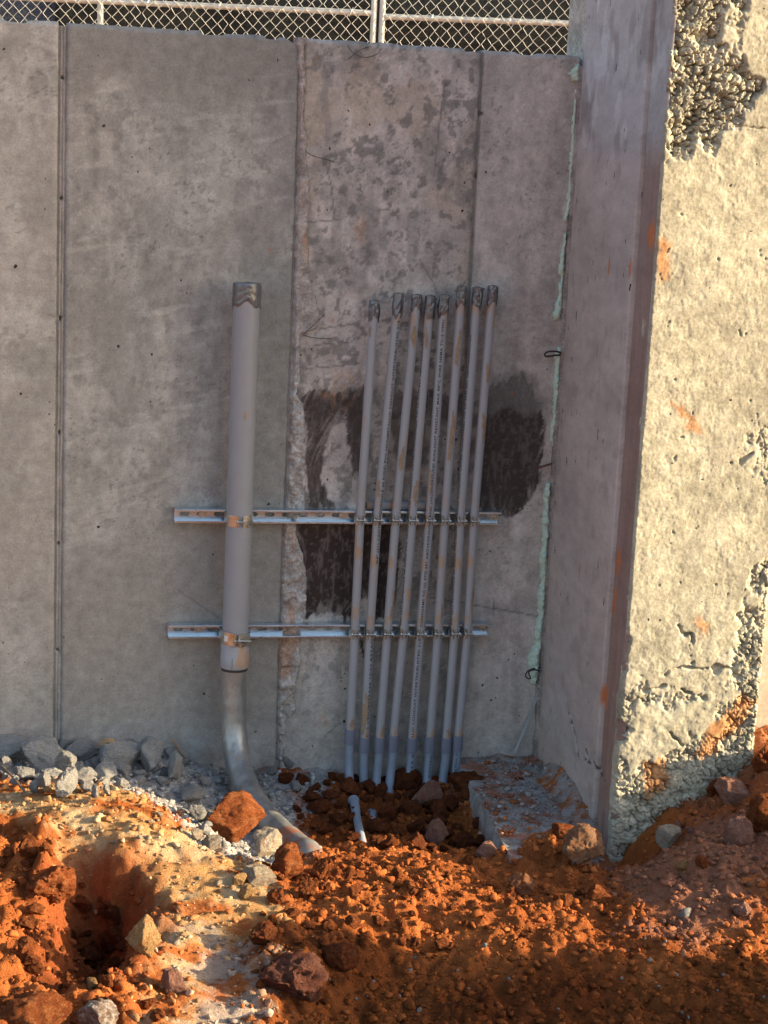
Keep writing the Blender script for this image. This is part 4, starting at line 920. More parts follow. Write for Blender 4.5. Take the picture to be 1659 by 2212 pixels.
# ================================================================== CORNER: foam, wires, nail, strip
def relief(name, poly, y0, thick, mat, label, cat, group=None, step=.0032, nz=.012):
    """irregular lump squeezed out of the joint: outline in x,z on the wall, own thickness"""
    P = np.array(poly); lo = P.min(0) - .01; hi = P.max(0) + .01
    xs = np.arange(lo[0], hi[0], step); zs = np.arange(lo[1], hi[1], step)
    X, Z = np.meshgrid(xs, zs, indexing='ij'); d = sdf(poly, X + .008 * (fbm(X * 70, Z * 70, 201, 3) - .5), Z + .008 * (fbm(X * 70, Z * 70, 202, 3) - .5))
    hgt = np.sqrt(np.clip(-d, 0, None) / .012) * thick * (.45 + 1.1 * fbm(X * 60, Z * 60, 203, 4)) + nz * np.clip(-d / .006, 0, 1) * (fbm(X * 95, Z * 95, 204, 3) - .5)
    Fq = grid_faces(*X.shape); kk = (d < step * .8).ravel()[Fq].all(1)
    V = np.stack([X, y0 - np.maximum(hgt, -.002), Z], -1).reshape(-1, 3); Fq = Fq[kk]
    back = V.copy(); back[:, 1] = y0 + .012
    us = np.unique(Fq); mp = np.full(len(V), -1); mp[us] = np.arange(len(us)); Fn = mp[Fq]; nV = len(us)
    E_ = np.concatenate([Fn[:, [0, 1]], Fn[:, [1, 2]], Fn[:, [2, 3]], Fn[:, [3, 0]]]); key = np.sort(E_, 1); _, inv, cnt = np.unique(key, axis=0, return_inverse=True, return_counts=True)
    bd = E_[cnt[inv.ravel()] == 1]
    allF = np.vstack([Fn, Fn[:, ::-1] + nV, np.stack([bd[:, 1], bd[:, 0], bd[:, 0] + nV, bd[:, 1] + nV], -1)])
    org = (P[:, 0].mean(), y0, P[:, 1].min())
    o = np_mesh(name, np.vstack([V[us], back[us]]), allF, mat, None, None, True, origin=org)
    return tag(o, label, cat, group)
FOAM = [([(1255, 135), (1248, 140), (1232, 158), (1240, 172), (1250, 178), (1247, 200), (1240, 250), (1236, 320), (1232, 400), (1226, 450), (1221, 478), (1228, 480), (1232, 455), (1240, 400), (1243, 300), (1248, 210), (1254, 180)], .010, 'pale green foam sliver in the corner joint just below the wall top'),
        ([(1226, 505), (1222, 505), (1212, 570), (1209, 590), (1217, 602), (1208, 625), (1213, 635), (1203, 655), (1197, 680), (1200, 692), (1212, 690), (1218, 640), (1222, 560)], .014, 'pale green foam tatters in the corner joint above the upper wire loop'),
        ([(1214, 750), (1208, 752), (1200, 775), (1203, 790), (1198, 820), (1200, 845), (1198, 870), (1198, 905), (1192, 920), (1191, 950), (1196, 968), (1201, 930), (1206, 880), (1210, 830), (1214, 770)], .012, 'pale green foam bead in the corner joint between wire loop and rusty nail'),
        ([(1192, 1042), (1184, 1045), (1177, 1070), (1179, 1100), (1172, 1130), (1174, 1180), (1168, 1210), (1170, 1260), (1163, 1290), (1165, 1330), (1158, 1360), (1160, 1390), (1148, 1410), (1141, 1425), (1146, 1450), (1150, 1478), (1160, 1482), (1166, 1440), (1174, 1370), (1180, 1290), (1184, 1200), (1189, 1100)], .018, 'long lumpy pale green foam bead low in the corner joint below the nail')]
for pts, th, lab in FOAM:
    relief('foam_strip', wxz(pts, -.02), -.008, th, 'foam_green', lab, 'foam', 'green foam squeezed out of the corner joint')
# narrow mortar edge between foam and pier
xs = np.linspace(.772, .803, 16); zs = np.linspace(-.02, WTOP - .03, 700); X, Z = np.meshgrid(xs, zs, indexing='ij')
lf = .787 + .010 * (fbm(Z * 9, Z * 0, 211, 4) - .5) ; ins = sstep(lf - .002, lf + .004, X)
Y = .004 - ins * (.016 + .010 * (X - .787) / .015) - ins * .008 * (fbm(X * 60, Z * 18, 212, 4) - .5)
c = np.array((.30, .265, .25)) * (.65 + .7 * fbm(X * 70, Z * 14, 213, 4)[..., None])
np_mesh('corner_mortar', np.stack([X, Y, Z], -1).reshape(-1, 3), grid_faces(*X.shape), 'rough_mortar', wall, c)
def loop_wire(pts, label, r=.0022):
    P = spline([on_wall(u, v, y) for u, v, y in pts], 40); b = MB(); b.tube(P, r, 8)
    o = b.build('wire_loop', 'rust_wire', None, True, origin=P[0]); return tag(o, label, 'wire')
loop_wire([(1213, 766, -.012), (1196, 768, -.035), (1180, 770, -.05), (1177, 765, -.052), (1184, 760, -.05), (1200, 759, -.04), (1212, 762, -.012)], 'dark tie wire loop poking out of the corner joint at mid height', .0028)
loop_wire([(1167, 1442, -.012), (1150, 1445, -.03), (1138, 1452, -.045), (1136, 1462, -.05), (1146, 1466, -.05), (1142, 1452, -.05), (1155, 1447, -.04), (1168, 1450, -.012)], 'tangled dark tie wire at the foot of the corner foam', .0022)
b = MB(); p0 = on_wall(1200, 999, .0); p1 = on_wall(1167, 1009, -.03); b.tube([p0, p1], .0032, 8); b.tube([p1, p1 + (p1 - p0) * .03], .006, 10)
tag(b.build('nail', 'rust_nail', None, True, origin=p0), 'rusty nail sticking out of the wall beside the pier', 'nail')
q = [on_wall(1163, 1495, -.012), on_wall(1150, 1530, -.016), on_wall(1135, 1570, -.022), on_wall(1112, 1624, -.05)]
sp2 = spline(q, 20); b = MB(); V = []
for k, p in enumerate(sp2):
    w_ = .0055 + .0015 * math.sin(k * .7); V += [p + np.array([-w_, -.001, -.002]), p + np.array([w_, -.002, .002]), p + np.array([w_, .0005, .002]), p + np.array([-w_, .0015, -.002])]
n_ = len(sp2); Fc = [(4 * k + j, 4 * k + (j + 1) % 4, 4 * k + 4 + (j + 1) % 4, 4 * k + 4 + j) for k in range(n_ - 1) for j in range(4)] + [(0, 1, 2, 3), (4 * n_ - 1, 4 * n_ - 2, 4 * n_ - 3, 4 * n_ - 4)]
b.add(V, Fc); tag(b.build('plastic_strip', 'white_strip', None, True, origin=sp2[-1]), 'whitish plastic strip leaning in the corner at the foot of the pier', 'strip')

# ================================================================== FENCE BEYOND THE WALL
FD = 10.2                                              # depth of the fence from the camera
fr = W.T @ np.array([1.0, 0.0425, 0.0]); fdir = unit([fr[0], fr[1], 0])      # run of the fence (level)
fo = at_depth(817, 30, FD); fnorm = np.array([fdir[1], -fdir[0], 0])
if fnorm[1] > 0: fnorm = -fnorm                         # toward the camera
def fpt(s, z, off=0.0): return np.array([fo[0] + fdir[0] * s + fnorm[0] * off, fo[1] + fdir[1] * s + fnorm[1] * off, z])
def fsz(u, v):
    r = ray(u, v); nn = np.array([fdir[1], -fdir[0], 0]); t = nn.dot(fo - CAM) / nn.dot(r); p = CAM + t * r
    return (p - fo).dot(fdir), p[2]
ZB, ZT = 2.50, 4.35
def fence_panel(s0, s1, zrail0, zrail1, label, posts, ties):
    o = thing('fence_panel', tuple(fpt((s0 + s1) / 2, ZB)), label, 'fence', 'chain-link fence panels above the wall')
    for s in posts: MB().tube([fpt(s, ZB), fpt(s, ZT)], .0195, 16).build('post', 'galv_pipe', o, True)
    MB().tube([fpt(s0 + .012, zrail0), fpt(s1 - .012, zrail1)], .0185, 16).build('rail', 'galv_pipe', o, True)
    MB().tube([fpt(s0, ZT), fpt(s1, ZT)], .0185, 16).build('top_rail', 'galv_pipe', o, True)
    b = MB(); p = .0735; k = 0; s = s0 + .02; rg = random.Random(int(s0 * 100) + 5)
    while s < s1 - .02:
        pts = []; z = ZB + .03; j = 0
        while z < ZT:
            x_ = s + (p / 2 * .97 if (j + k) % 2 else -p / 2 * .97) * .5 + rg.uniform(-.005, .005)
            pts.append(fpt(x_ + (.0), z + rg.uniform(-.005, .005) + .012 * math.sin(s * 2.1), .0225 + (.004 if (j % 2) else -.004))); z += p / 2 * 1.02; j += 1
        b.tube(pts, .0023, 5, False); s += p / 2 * 1.0; k += 1
    # neighbours hook at the bends, so every second strand is mirrored
    b.build('chain_link', 'link_wire', o, True)
    for s in ties:
        zr = zrail0 + (zrail1 - zrail0) * (s - s0) / (s1 - s0)
        ring = [fpt(s + .01 * math.sin(a), zr + .026 * math.sin(a), .026 * math.cos(a)) for a in np.linspace(0, 6.0, 16)]
        MB().tube(ring, .003, 6).build('tie', 'link_wire', o, True)
    return o
sA, zA = fsz(225, 3); sB, zB_ = fsz(800, 28); sC, zC = fsz(832, 36); sD, zD = fsz(1262, 52)
sl_ = (zB_ - zA) / (sB - sA)
fence_panel(sB - 4.6, sB + .022, zB_ - 4.6 * sl_, zB_, 'weathered chain-link fence panel left of the double posts above the wall', [sB + .022, fsz(217, 20)[0], sB - 4.6], [sB - .12, sB - .95, sB - 1.4])
sr_ = (zD - zC) / (sD - sC)
fence_panel(sC - .018, sC + 3.0, zC, zC + 3.0 * sr_, 'weathered chain-link fence panel between the double posts and the pier', [sC - .018, sC + 3.0], [fsz(932, 40)[0], fsz(1100, 46)[0], sC + 1.9])
def screen(s0, s1, z0, z1, off, mat, label, seed):
    ss, zz = np.meshgrid(np.linspace(s0, s1, 140), np.linspace(z0, z1, 60), indexing='ij')
    w_ = .035 * (fbm(ss * 2.4, zz * 3.5, seed, 4) - .5) + .02 * np.sin(zz * 9 + 3 * fbm(ss * 1.5, zz * .7, seed + 3, 3))
    P = np.stack([fo[0] + fdir[0] * ss + fnorm[0] * (off + w_), fo[1] + fdir[1] * ss + fnorm[1] * (off + w_), zz], -1)
    o = np_mesh('fabric_screen', P.reshape(-1, 3), grid_faces(*ss.shape), mat, None, origin=fpt((s0 + s1) / 2, z0, off))
    sm = o.modifiers.new('thick', 'SOLIDIFY'); sm.thickness = .002
    tag(o, label, 'privacy screen', 'fabric screens behind the fence')
sx = fsz(190, 40)[0] - .02; sy = fsz(112, 40)[0]
screen(sy, sC + 3.0, ZB - .02, ZT, -.11, 'dark_fabric', 'dark woven privacy screen hung behind the fence and pipes', 221)
screen(sB - 4.6, sy + .06, ZB - .02, ZT, -.20, 'blue_fabric', 'bluish woven privacy screen behind the far left of the fence', 225)

# ================================================================== ROCKS
def ico(sub):
    bm = bmesh.new(); bmesh.ops.create_icosphere(bm, subdivisions=sub, radius=1.0)
    V = np.array([v.co[:] for v in bm.verts]); Fc = np.array([[v.index for v in f.verts] for f in bm.faces]); bm.free(); return V, Fc
ICO = {k: ico(k) for k in (1, 2, 4, 5)}
def rock_shape(sub, seed, planes, cut=(.55, .95), lump=.25, fine=.06, crumb=.0):
    V, Fc = ICO[sub]; V = V / np.linalg.norm(V, axis=1)[:, None]; rg = np.random.default_rng(seed); r = np.ones(len(V))
    for _ in range(planes):
        n = unit(rg.normal(size=3)); d = rg.uniform(*cut); q = V @ n
        r = np.where(q > 0.05, np.minimum(r, d / np.maximum(q, .05)), r)
    P = V * r[:, None]
    r2 = 1 + lump * (fbm3(P * 1.6 + seed * 3.1, seed, 3) - .5) * 2
    if fine: r2 = r2 + fine * (fbm3(P * 5.0 + seed, seed + 7, 5, .68) - .5) * 2
    if crumb: r2 = r2 + crumb * np.abs(vnoise3(P * 7 + seed, seed + 9) - .5) * 2 - crumb * .5
    return P * r2[:, None], Fc
def shape_mesh(nm, sub, seed, **kw):
    V, Fc = rock_shape(sub, seed, **kw)
    s = np.abs(V).max(0); V = V / s
    o = np_mesh(nm, V, Fc, 'red_clay', None, smooth=True); me = o.data; bpy.data.objects.remove(o)
    me.set_sharp_from_angle(angle=math.radians(50)); return me
ANG = [shape_mesh('angular_rock', 5, 400 + k, planes=13, cut=(.42, .85), lump=.10, fine=.15) for k in range(9)]
CLOD = [shape_mesh('clod', 5 if k in (0, 4, 6) else 4, 420 + k, planes=13, cut=(.40, .88), lump=.20, fine=.26, crumb=.08) for k in range(9)]
BOULD = [shape_mesh('boulder', 5, 440 + k, planes=12, cut=(.52, .95), lump=.13, fine=.17, crumb=.05) for k in range(4)]
ANG_S = [shape_mesh('angular_stone', 2, 460 + k, planes=9, cut=(.45, .85), lump=.10, fine=.06) for k in range(8)]
CLOD_S = [shape_mesh('small_clod', 2, 470 + k, planes=5, cut=(.6, .95), lump=.25, fine=.16) for k in range(8)]
rk = random.Random(5)
def put(name, mesh, mat, pos, dims, label, cat, group=None, rot=None, sink=.25):
    """pos: point on the ground under the rock; dims: half sizes"""
    o = bpy.data.objects.new(name, mesh); link(o)
    o.rotation_euler = rot if rot else (rk.uniform(-.3, .3), rk.uniform(-.3, .3), rk.uniform(0, 6.28))
    o.scale = dims; o.location = (pos[0], pos[1], pos[2] + dims[2] * (1 - 2 * sink))
    o.material_slots[0].link = 'OBJECT'; o.material_slots[0].material = MATS[mat]
    return tag(o, label, cat, group)
def rock_px(name, mesh, mat, u, v, wpx, hpx, label, cat='rock', group=None, rz=None, sink=.22, deep=.8, tilt=(.15, .15), lift=0):
    """(u, v) middle and (wpx, hpx) size of the rock in the photograph; it stands on the ground below its middle"""
    g = on_ground(u, v + hpx * .34); dist = np.linalg.norm(g - CAM); s = dist / F_PX
    dims = (wpx * s / 2 * 1.06, wpx * s / 2 * deep, hpx * s / 2 * 1.18)
    rz = rk.uniform(-.35, .35) if rz is None else rz
    return put(name, mesh, mat, (g[0], g[1] + dims[1] * .25, g[2] + lift), dims, label, cat, group, (rk.uniform(-tilt[0], tilt[0]), rk.uniform(-tilt[1], tilt[1]), rz), sink)
big_rocks = [
    ('clay_clod', ANG[4], 'red_clay', 512, 1786, 132, 92, 'large orange clay block lying against the steel elbow', 'clod', dict(sink=.05)),
    ('clay_clod', BOULD[1], 'red_clay', 626, 1872, 82, 84, 'orange clay lump just below the end of the steel elbow', 'clod', {}),
    ('clay_clod', CLOD[0], 'red_clay', 694, 1886, 46, 50, 'small blocky orange clod right of the lump below the elbow', 'clod', {}),
    ('clay_clod', ANG[0], 'shaded_clay', 876, 1690, 70, 46, 'dark red flat clod leaning in front of the fourth and fifth thin conduits', 'clod', {}),
    ('clay_clod', ANG[1], 'shaded_clay', 1008, 1698, 92, 50, 'wide dark red clod in front of the rightmost thin conduits', 'clod', {}),
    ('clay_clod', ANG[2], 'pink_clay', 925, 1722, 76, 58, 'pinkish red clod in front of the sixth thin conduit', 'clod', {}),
    ('clay_clod', CLOD[1], 'shaded_clay', 755, 1704, 56, 46, 'dark clod at the foot of the leftmost thin conduit', 'clod', {}),
    ('clay_clod', CLOD[2], 'shaded_clay', 951, 1746, 42, 44, 'rounded dark red clod below the pinkish one in the hole', 'clod', {}),
    ('clay_clod', CLOD[3], 'shaded_clay', 807, 1783, 46, 42, 'dark red clod right of the bluish pipe stub', 'clod', {}),
    ('clay_clod', CLOD[4], 'shaded_clay', 832, 1757, 46, 44, 'dark red clod above and right of the pipe stub', 'clod', {}),
    ('stone', ANG[3], 'pink_clay', 948, 1800, 56, 56, 'dusty pink stone in the middle of the hole', 'rock', {}),
    ('clay_clod', CLOD[5], 'shaded_clay', 1008, 1818, 54, 44, 'reddish clod left of the footing edge', 'clod', {}),
    ('stone', ANG[4], 'pink_clay', 1052, 1840, 46, 38, 'pinkish stone at the lower end of the footing edge', 'rock', {}),
    ('boulder', BOULD[2], 'orange_stone', 1258, 1845, 98, 84, 'round orange tan boulder lit from the right at the foot of the pier', 'rock', dict(sink=.06)),
    ('stone', ANG[5], 'brown_stone', 1126, 1914, 68, 50, 'smooth brown stone with one sunlit end left of the boulder', 'rock', {}),
    ('concrete_chunk', ANG[6], 'cream_rock', 1440, 1816, 56, 54, 'pale sunlit concrete chunk on the soil bank right of the pier', 'rock', dict(sink=.06)),
    ('stone', ANG[7], 'pink_clay', 1583, 1716, 72, 52, 'pink stone at the foot of the sunlit pier face', 'rock', {}),
    ('stone', BOULD[3], 'pink_clay', 1595, 1803, 62, 66, 'greyish pink rounded stone near the right edge on the bank', 'rock', {}),
    ('clay_clod', BOULD[1], 'red_clay', 1655, 1765, 80, 80, 'big dark red clod cut by the right edge beside the pink stones', 'clod', {}),
    ('clay_clod', CLOD[6], 'red_clay', 1655, 1640, 60, 70, 'red clod at the right edge against the pier', 'clod', {}),
    ('clay_clod', CLOD[6], 'red_clay', 1545, 1705, 40, 42, 'small red clod left of the pink stone under the pier face', 'clod', {}),
    ('stone', ANG[8], 'pink_clay', 1605, 1972, 40, 36, 'squarish pink stone low on the right bank', 'rock', {}),
    ('stone', ANG_S[1], 'grey_rubble', 1482, 1978, 26, 26, 'small grey stone on the dark soil at right', 'rock', {}),
    ('stone', ANG[2], 'tan_rock', 1475, 1872, 36, 20, 'half sunlit tan stone on the bank below the pale chunk', 'rock', {}),
    ('clay_clod', ANG[1], 'red_clay', 1515, 1868, 30, 28, 'small angular red clod beside the tan stone on the bank', 'clod', {}),
    ('boulder', CLOD[4], 'mauve_clay', 618, 2085, 165, 112, 'large rough mauve lump in the shaded foreground', 'rock', dict(sink=.50)),
    ('clay_clod', BOULD[0], 'shaded_clay', 738, 2064, 86, 66, 'dark red clod right of the mauve lump', 'clod', dict(sink=.3)),
    ('concrete_chunk', ANG[0], 'cream_rock', 572, 1832, 72, 68, 'cream concrete chunk between the orange block and the elbow end', 'rock', {}),
    ('concrete_chunk', ANG[3], 'cream_rock', 463, 1826, 60, 36, 'flat cream chunk below the large orange block', 'rock', {}),
    ('concrete_chunk', ANG[5], 'cream_rock', 424, 1806, 32, 26, 'small cream chunk left of the large orange block', 'rock', {}),
    ('concrete_chunk', ANG[7], 'cream_rock', 560, 1898, 70, 42, 'pale dusty chunk at the lower edge of the sandy mound', 'rock', {}),
    ('stone', ANG[4], 'tan_rock', 533, 1931, 36, 36, 'tan stone throwing a shadow on the sandy mound, lower of two', 'rock', {}),
    ('stone', ANG[6], 'tan_rock', 516, 1901, 34, 32, 'tan stone throwing a shadow on the sandy mound, upper of two', 'rock', {}),
    ('stone', BOULD[2], 'speckled_rock', 212, 2188, 84, 56, 'speckled white and dark stone at the bottom left', 'rock', dict(sink=.38)),
    ('clay_clod', ANG[8], 'tan_rock', 306, 2035, 74, 92, 'crusty orange and tan clod standing right of the dark hollow', 'clod', {}),
    ('clay_clod', CLOD[6], 'red_clay', 112, 1905, 150, 90, 'large broken red clod above the dark hollow at left', 'clod', dict(sink=.42)),
    ('clay_clod', BOULD[1], 'red_clay', 70, 2186, 150, 70, 'broad dark clod in the bottom left corner', 'clod', dict(sink=.45)),
    ('clay_clod', CLOD[7], 'tan_rock', 196, 2130, 28, 30, 'little bright orange clod above the speckled stone', 'clod', {}),
    ('clay_clod', CLOD[8], 'red_clay', 226, 2122, 34, 34, 'little orange clod touching the crumbs right of the hollow', 'clod', {}),
    ('clay_clod', CLOD[1], 'red_clay', 62, 1840, 56, 64, 'upright red clod on the crest at far left', 'clod', {}),
    ('stone', ANG[7], 'pink_clay', 375, 2130, 50, 60, 'dusty pink stone beside the ashy strip in the foreground', 'rock', {}),
    ('clay_clod', CLOD[2], 'red_clay', 600, 1935, 46, 42, 'blocky orange clod at the left edge of the crumbly sunlit soil', 'clod', {}),
    ('clay_clod', CLOD[0], 'red_clay', 668, 1925, 56, 40, 'flat orange clod on the crumbly sunlit soil', 'clod', {}),
    ('clay_clod', CLOD[4], 'shaded_clay', 560, 2025, 70, 60, 'dark red clod left of the mauve lump', 'clod', {}),
    ('clay_clod', CLOD[5], 'red_clay', 1300, 1935, 60, 44, 'red clod just below the round boulder', 'clod', {}),
    ('clay_clod', CLOD[3], 'red_clay', 1215, 1945, 50, 40, 'half lit red clod left below the round boulder', 'clod', {}),
    ('clay_clod', ANG[3], 'red_clay', 1150, 1762, 36, 24, 'dark red clod lying on the grey footing near the pier', 'clod', {}),
    ('clay_clod', ANG[5], 'red_clay', 1098, 1745, 46, 28, 'flat dark red clod on the middle of the footing', 'clod', {}),
    ('clay_clod', ANG[1], 'red_clay', 1122, 1692, 30, 20, 'small red clod on the footing nearest the wall', 'clod', {}),
    ('clay_clod', CLOD[7], 'red_clay', 1215, 1800, 60, 34, 'dark red clods heap at the foot of the pier side', 'clod', {}),
    ('clay_clod', CLOD[8], 'red_clay', 1110, 1810, 70, 40, 'broad dark red clod at the lower end of the footing', 'clod', {}),
]
for nm, me, mt, u, v, w_, h_, lab, cat, kw in big_rocks: rock_px(nm, me, mt, u, v, w_, h_, lab, cat, **kw)
rub = [(20, 1632, 96, 40), (86, 1643, 92, 56), (175, 1600, 68, 22), (141, 1613, 34, 30), (180, 1628, 74, 30), (145, 1656, 48, 42), (258, 1639, 88, 50), (276, 1609, 34, 24), (316, 1610, 38, 30), (326, 1648, 64, 54), (369, 1632, 32, 20),
       (378, 1668, 44, 52), (234, 1674, 54, 30), (185, 1682, 44, 26), (112, 1673, 48, 18), (55, 1678, 42, 32), (141, 1697, 58, 42), (260, 1698, 30, 18), (411, 1725, 52, 28), (422, 1762, 40, 26), (12, 1657, 24, 26), (110, 1612, 34, 20),
       (205, 1650, 26, 18), (222, 1648, 24, 20), (300, 1675, 26, 16), (445, 1690, 22, 14), (480, 1740, 24, 18), (30, 1692, 26, 18), (95, 1690, 26, 26), (190, 1705, 26, 24), (205, 1712, 22, 26), (300, 1690, 30, 14), (350, 1690, 24, 14), (395, 1650, 26, 16),
       (455, 1770, 30, 22), (440, 1800, 24, 22), (230, 1712, 20, 18), (75, 1705, 22, 22), (620, 1648, 30, 22), (590, 1668, 26, 16), (640, 1700, 26, 18)]
special = {0: 'pale grey slab of broken concrete at the far left of the wall foot', 1: 'big rough concrete chunk left of the first form joint foot', 2: 'flat concrete shard lying on top of the rubble against the wall', 6: 'broad concrete chunk under the wood splinter', 9: 'tall concrete chunk right of the wood splinter', 11: 'leaning concrete chunk at the right end of the rubble', 16: 'half sunlit concrete chunk at the front of the rubble', 18: 'pale concrete chunk lying in the grey dust left of the elbow', 5: 'squat concrete chunk in the middle of the rubble', 4: 'wide concrete chunk just below the flat shard'}
for k, (u, v, w_, h_) in enumerate(rub):
    rock_px('concrete_piece', ANG[k % 9], 'grey_rubble', u, v, w_ * 1.2, h_ * 1.25, special.get(k, 'smaller broken grey concrete piece in the rubble along the wall foot'), 'concrete chunk', 'broken concrete along the wall foot', sink=.12, rz=rk.uniform(0, 6.28) if w_ < h_ * 1.5 else rk.uniform(-.3, .3), deep=.7)
# medium clods, one by one
groups = [
    ('clay_clod', CLOD, 'red_clay', [(600, 1850), (1020, 1850), (1250, 2040), (900, 2090), (560, 2010)], 60, (.010, .024), 'small crumbly orange clod on the sunlit loose soil in the middle', 'clods on the sunlit soil'),
    ('clay_clod', CLOD, 'shaded_clay', [(600, 1670), (1020, 1690), (1090, 1860), (760, 1830), (640, 1790)], 100, (.014, .036), 'small dark red clod in the shaded hole round the conduits', 'clods round the conduit feet'),
    ('clay_clod', CLOD, 'shaded_clay', [(1130, 1870), (1320, 1880), (1480, 1990), (1659, 2000), (1659, 2212), (560, 2212), (560, 2090), (900, 2110), (1250, 2080)], 30, (.007, .014), 'small red clod on the shaded foreground soil', 'clods on the shaded foreground'),
    ('clay_clod', CLOD, 'red_clay', [(0, 1820), (120, 1840), (280, 2000), (360, 2100), (380, 2212), (0, 2212)], 64, (.008, .026), 'small orange clod round the dark hollow at left', 'clods round the hollow'),
    ('clay_clod', CLOD, 'shaded_clay', [(150, 1960), (260, 1960), (270, 2050), (190, 2110), (160, 2060)], 20, (.014, .042), 'dark red clod lying down in the hollow at left', 'clods in the hollow'),
    ('stone', ANG_S, 'pink_clay', [(1330, 1830), (1659, 1640), (1659, 2000), (1400, 2010)], 45, (.006, .015), 'small pinkish stone on the bank right of the pier', 'stones on the right bank'),
    ('pebble', ANG_S, 'grey_rubble', [(700, 2060), (1300, 2030), (1659, 1960), (1659, 2212), (700, 2212)], 30, (.004, .009), 'small pale grey pebble on the red foreground soil', 'pale pebbles on the red soil'),
    ('concrete_piece', ANG_S, 'grey_rubble', [(380, 1640), (600, 1650), (640, 1760), (480, 1830), (400, 1790)], 60, (.006, .014), 'small grey concrete fragment in the dust left of the elbow', 'fragments in the grey dust'),
    ('concrete_piece', ANG, 'grey_rubble', [(0, 1612), (200, 1612), (350, 1625), (420, 1680), (330, 1700), (200, 1700), (0, 1690)], 46, (.012, .026), 'middling broken concrete piece packed in the rubble along the wall foot', 'broken concrete packed in the rubble'),
    ('pebble', ANG_S, 'cream_rock', [(0, 1680), (260, 1700), (560, 1880), (480, 1960), (100, 1800)], 26, (.005, .010), 'small pale stone on the sandy sunlit mound', 'pale stones on the sandy mound'),
]
for nm, ml, mt, poly, cnt, (a_, b_), lab, grp in groups:
    us = [p[0] for p in poly]; vs = [p[1] for p in poly]; k = 0
    while k < cnt:
        u = rk.uniform(min(us), max(us)); v = rk.uniform(min(vs), max(vs))
        if sdf(poly, np.array([float(u)]), np.array([float(v)]))[0] > 0: continue
        g = on_ground(u, v); s = a_ + (b_ - a_) * rk.random() ** (1.5 if 'feet' in grp else 2.2)
        put(nm, rk.choice(ml), mt, g, (s * rk.uniform(.85, 1.2), s * rk.uniform(.7, 1.0), s * rk.uniform(.6, .85)), lab, 'pebble' if nm == 'pebble' else ('clod' if 'clod' in nm else 'concrete chunk' if 'concrete' in nm else 'rock'), grp, sink=.2); k += 1
# uncountable crumbs: one object of real grains
VIEW = [tuple(on_level(u, v, .0)[:2]) for u, v in ((-60, 1600), (1180, 1600), (1330, 1840), (1720, 1700), (1760, 2250), (-60, 2250))]
def crumbs(name, n, xr, yr, size, sub, seed, label, dens):
    rg = np.random.default_rng(seed); protos = [rock_shape(sub, seed + k, planes=9, cut=(.42, .95), lump=.34, fine=.50 if sub > 1 else 0)[0] for k in range(12)]; Fc = ICO[sub][1]
    x = rg.uniform(*xr, n * 8); y = rg.uniform(*yr, n * 8); keep = (rg.random(n * 8) < dens(x, y)) & (sdf(VIEW, x, y) < 0); x = x[keep][:n]; y = y[keep][:n]; n = len(x)
    s = size[0] + (size[1] - size[0]) * rg.random(n) ** 4.5; z = np.where(sdf(FOOTP, x, y) < 0, np.maximum(hz(x, y), .001), hz(x, y)); col = soil_colour(x + rg.normal(0, .035, n), np.minimum(y + rg.normal(0, .035, n), -.01)) * (0.7 + .6 * rg.random(n)[:, None])
    nv = len(protos[0]); V = np.empty((n, nv, 3)); pi = rg.integers(0, 12, n); P = np.array(protos)[pi]
    a = rg.uniform(0, 6.28, n); ca, sa = np.cos(a)[:, None], np.sin(a)[:, None]; b = rg.uniform(0, 6.28, n); cb, sb = np.cos(b)[:, None], np.sin(b)[:, None]
    px, py, pz = P[..., 0] * rg.uniform(.8, 1.35, n)[:, None], P[..., 1] * rg.uniform(.6, 1.1, n)[:, None], P[..., 2] * rg.uniform(.55, 1.0, n)[:, None]; py, pz = py * cb - pz * sb, py * sb + pz * cb; px, py = px * ca - py * sa, px * sa + py * ca
    V[..., 0] = x[:, None] + px * s[:, None]; V[..., 1] = y[:, None] + py * s[:, None]; V[..., 2] = z[:, None] + s[:, None] * .22 + pz * s[:, None] * .85
    F_ = (Fc[None] + (np.arange(n) * nv)[:, None, None]).reshape(-1, 3)
    cc = np.repeat(col, nv, 0)
    o = np_mesh(name, V.reshape(-1, 3), F_, 'soil_crumb', None, cc, smooth=False, origin=(x.mean(), y.mean(), 0))
    return tag(o, label, 'soil crumbs', kind='stuff')
def dens(x, y):
    p = sstep(.03, -.05, sdf(PALE, x, y)); f = sstep(.02, -.02, sdf(FOOT, x, y))
    lf = sstep(-.2, -.45, x) * sstep(-.5, -.7, y)
    return np.clip((.30 + 1.1 * fbm(x * 6, y * 6, 231, 3) + .35 * lf) * (1 - .70 * p) * (1 - .3 * f), 0, 1)
crumbs('soil_crumbs', 10500, (-1.1, 1.3), (-1.85, -.02), (.0036, .0145), 2, 500, 'crumbs of red soil strewn over the ground', dens)
crumbs('soil_grit', 22000, (-1.1, 1.3), (-1.85, -.01), (.0014, .0045), 1, 520, 'fine grit of soil and concrete dust strewn over the ground', dens)

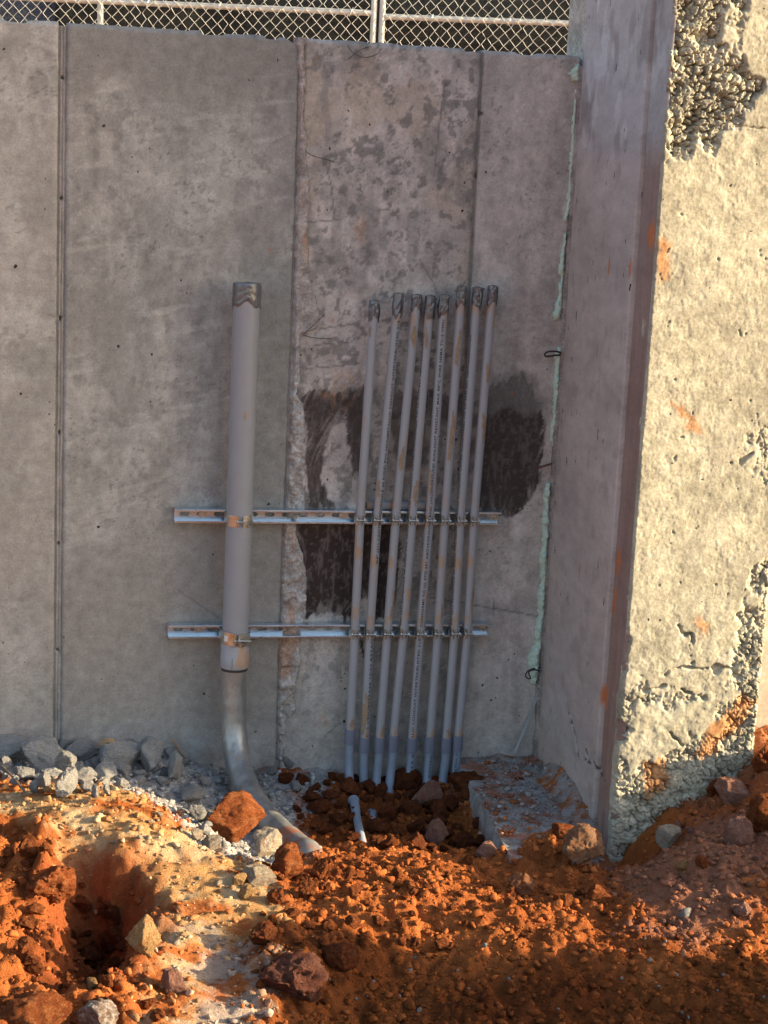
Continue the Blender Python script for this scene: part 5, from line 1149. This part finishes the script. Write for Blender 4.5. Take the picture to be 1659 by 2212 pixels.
# ================================================================== PIPE STUBS, WOOD, STICKS
def stub(p, label, r=RP):
    P = spline(p, 18); b = MB(); rr = [r * (1.02 if k < len(P) * .45 else .9) for k in range(len(P))]
    o = thing('pipe_stub', tuple(P[0]), label, 'conduit', 'pipe stubs showing through the soil'); b.tube(P, rr, 20).build('pipe', 'pvc_blue_grey', o, True)
    MB().tube([P[1], P[4]], r * 1.22, 20).build('collar', 'pvc_blue_grey', o, True)
g0 = on_ground(764, 1738); g1 = on_ground(770, 1775); g2 = on_ground(779, 1812)
stub([g0 + [0, .03, -.008], g0 + [0, 0, .012], g1 + [0, 0, .015], g2 + [0, 0, .008], g2 + [.005, -.05, -.03]], 'bluish pipe stub lying in the hole below the left conduits')
g0 = on_ground(806, 1758); g1 = on_ground(806, 1775)
stub([g0 + [0, .03, -.01], g0 + [0, 0, -.003], g1 + [0, 0, -.004], g1 + [.01, -.05, -.04]], 'nearly buried bluish pipe stub right of the longer stub', RP * .9)
def bar(name, p, r, mat, label, cat, n=6):
    P = spline(p, 16); tag(MB().tube(P, r, n).build(name, mat, None, True, origin=P[0]), label, cat)
gA = on_ground(2, 1669); gB = on_ground(56, 1719); bar('steel_rod', [gA + [0, 0, .022], (gA + gB) / 2 + [0, 0, .018], gB + [0, 0, .006]], .0035, 'stick', 'thin dark rod lying across the rubble edge at far left', 'rod')
gA = on_wall(374, 1596, -.012); gB = on_ground(404, 1628); bar('twig', [gA, (gA + gB) / 2 + [0, 0, -.003], gB + [0, 0, .002]], .0025, 'wood', 'thin pale twig leaning on the wall foot right of the rubble', 'twig')
gA = on_wall(71, 1594, -.02); gB = on_ground(75, 1622); bar('plastic_tie', [gA, (gA + gB) / 2, gB], .0022, 'white_strip', 'short whitish wire standing in the rubble at far left', 'wire')
# split piece of lumber on the rubble
wp = thing('wood_splinter', tuple(on_ground(258, 1632) + [0, 0, .03]), 'broken splintered piece of brown wood lying on the rubble', 'wood')
def sliver(pts, w_, nm):
    P = spline(pts, 12); V = []; n_ = len(P)
    for k, p in enumerate(P):
        t = k / (n_ - 1); w2 = w_ * (math.sin(math.pi * min(t * 1.2 + .12, 1)) ** .6 + .12); V += [p + [0, 0, w2], p + [w2 * .4, -w2 * .9, 0], p + [0, 0, -w2 * .6], p + [-w2 * .3, w2 * .8, 0]]
    Fc = [(4 * k + j, 4 * k + (j + 1) % 4, 4 * k + 4 + (j + 1) % 4, 4 * k + 4 + j) for k in range(n_ - 1) for j in range(4)] + [(0, 1, 2, 3), (4 * n_ - 1, 4 * n_ - 2, 4 * n_ - 3, 4 * n_ - 4)]
    MB().add(V, Fc).build(nm, 'wood', wp)
yw = on_ground(258, 1632)[1] - .02
for pts, w_ in (([(213, 1612), (228, 1602), (245, 1604), (262, 1612), (282, 1622)], .010), ([(228, 1602), (240, 1598), (250, 1595)], .005), ([(245, 1618), (258, 1616), (272, 1625), (284, 1633)], .007), ([(262, 1612), (268, 1622), (270, 1634)], .006), ([(243, 1612), (246, 1619), (262, 1617)], .005)):
    sliver([on_wall(u, v, yw - .004 * k) for k, (u, v) in enumerate(pts)], w_, 'splinter')
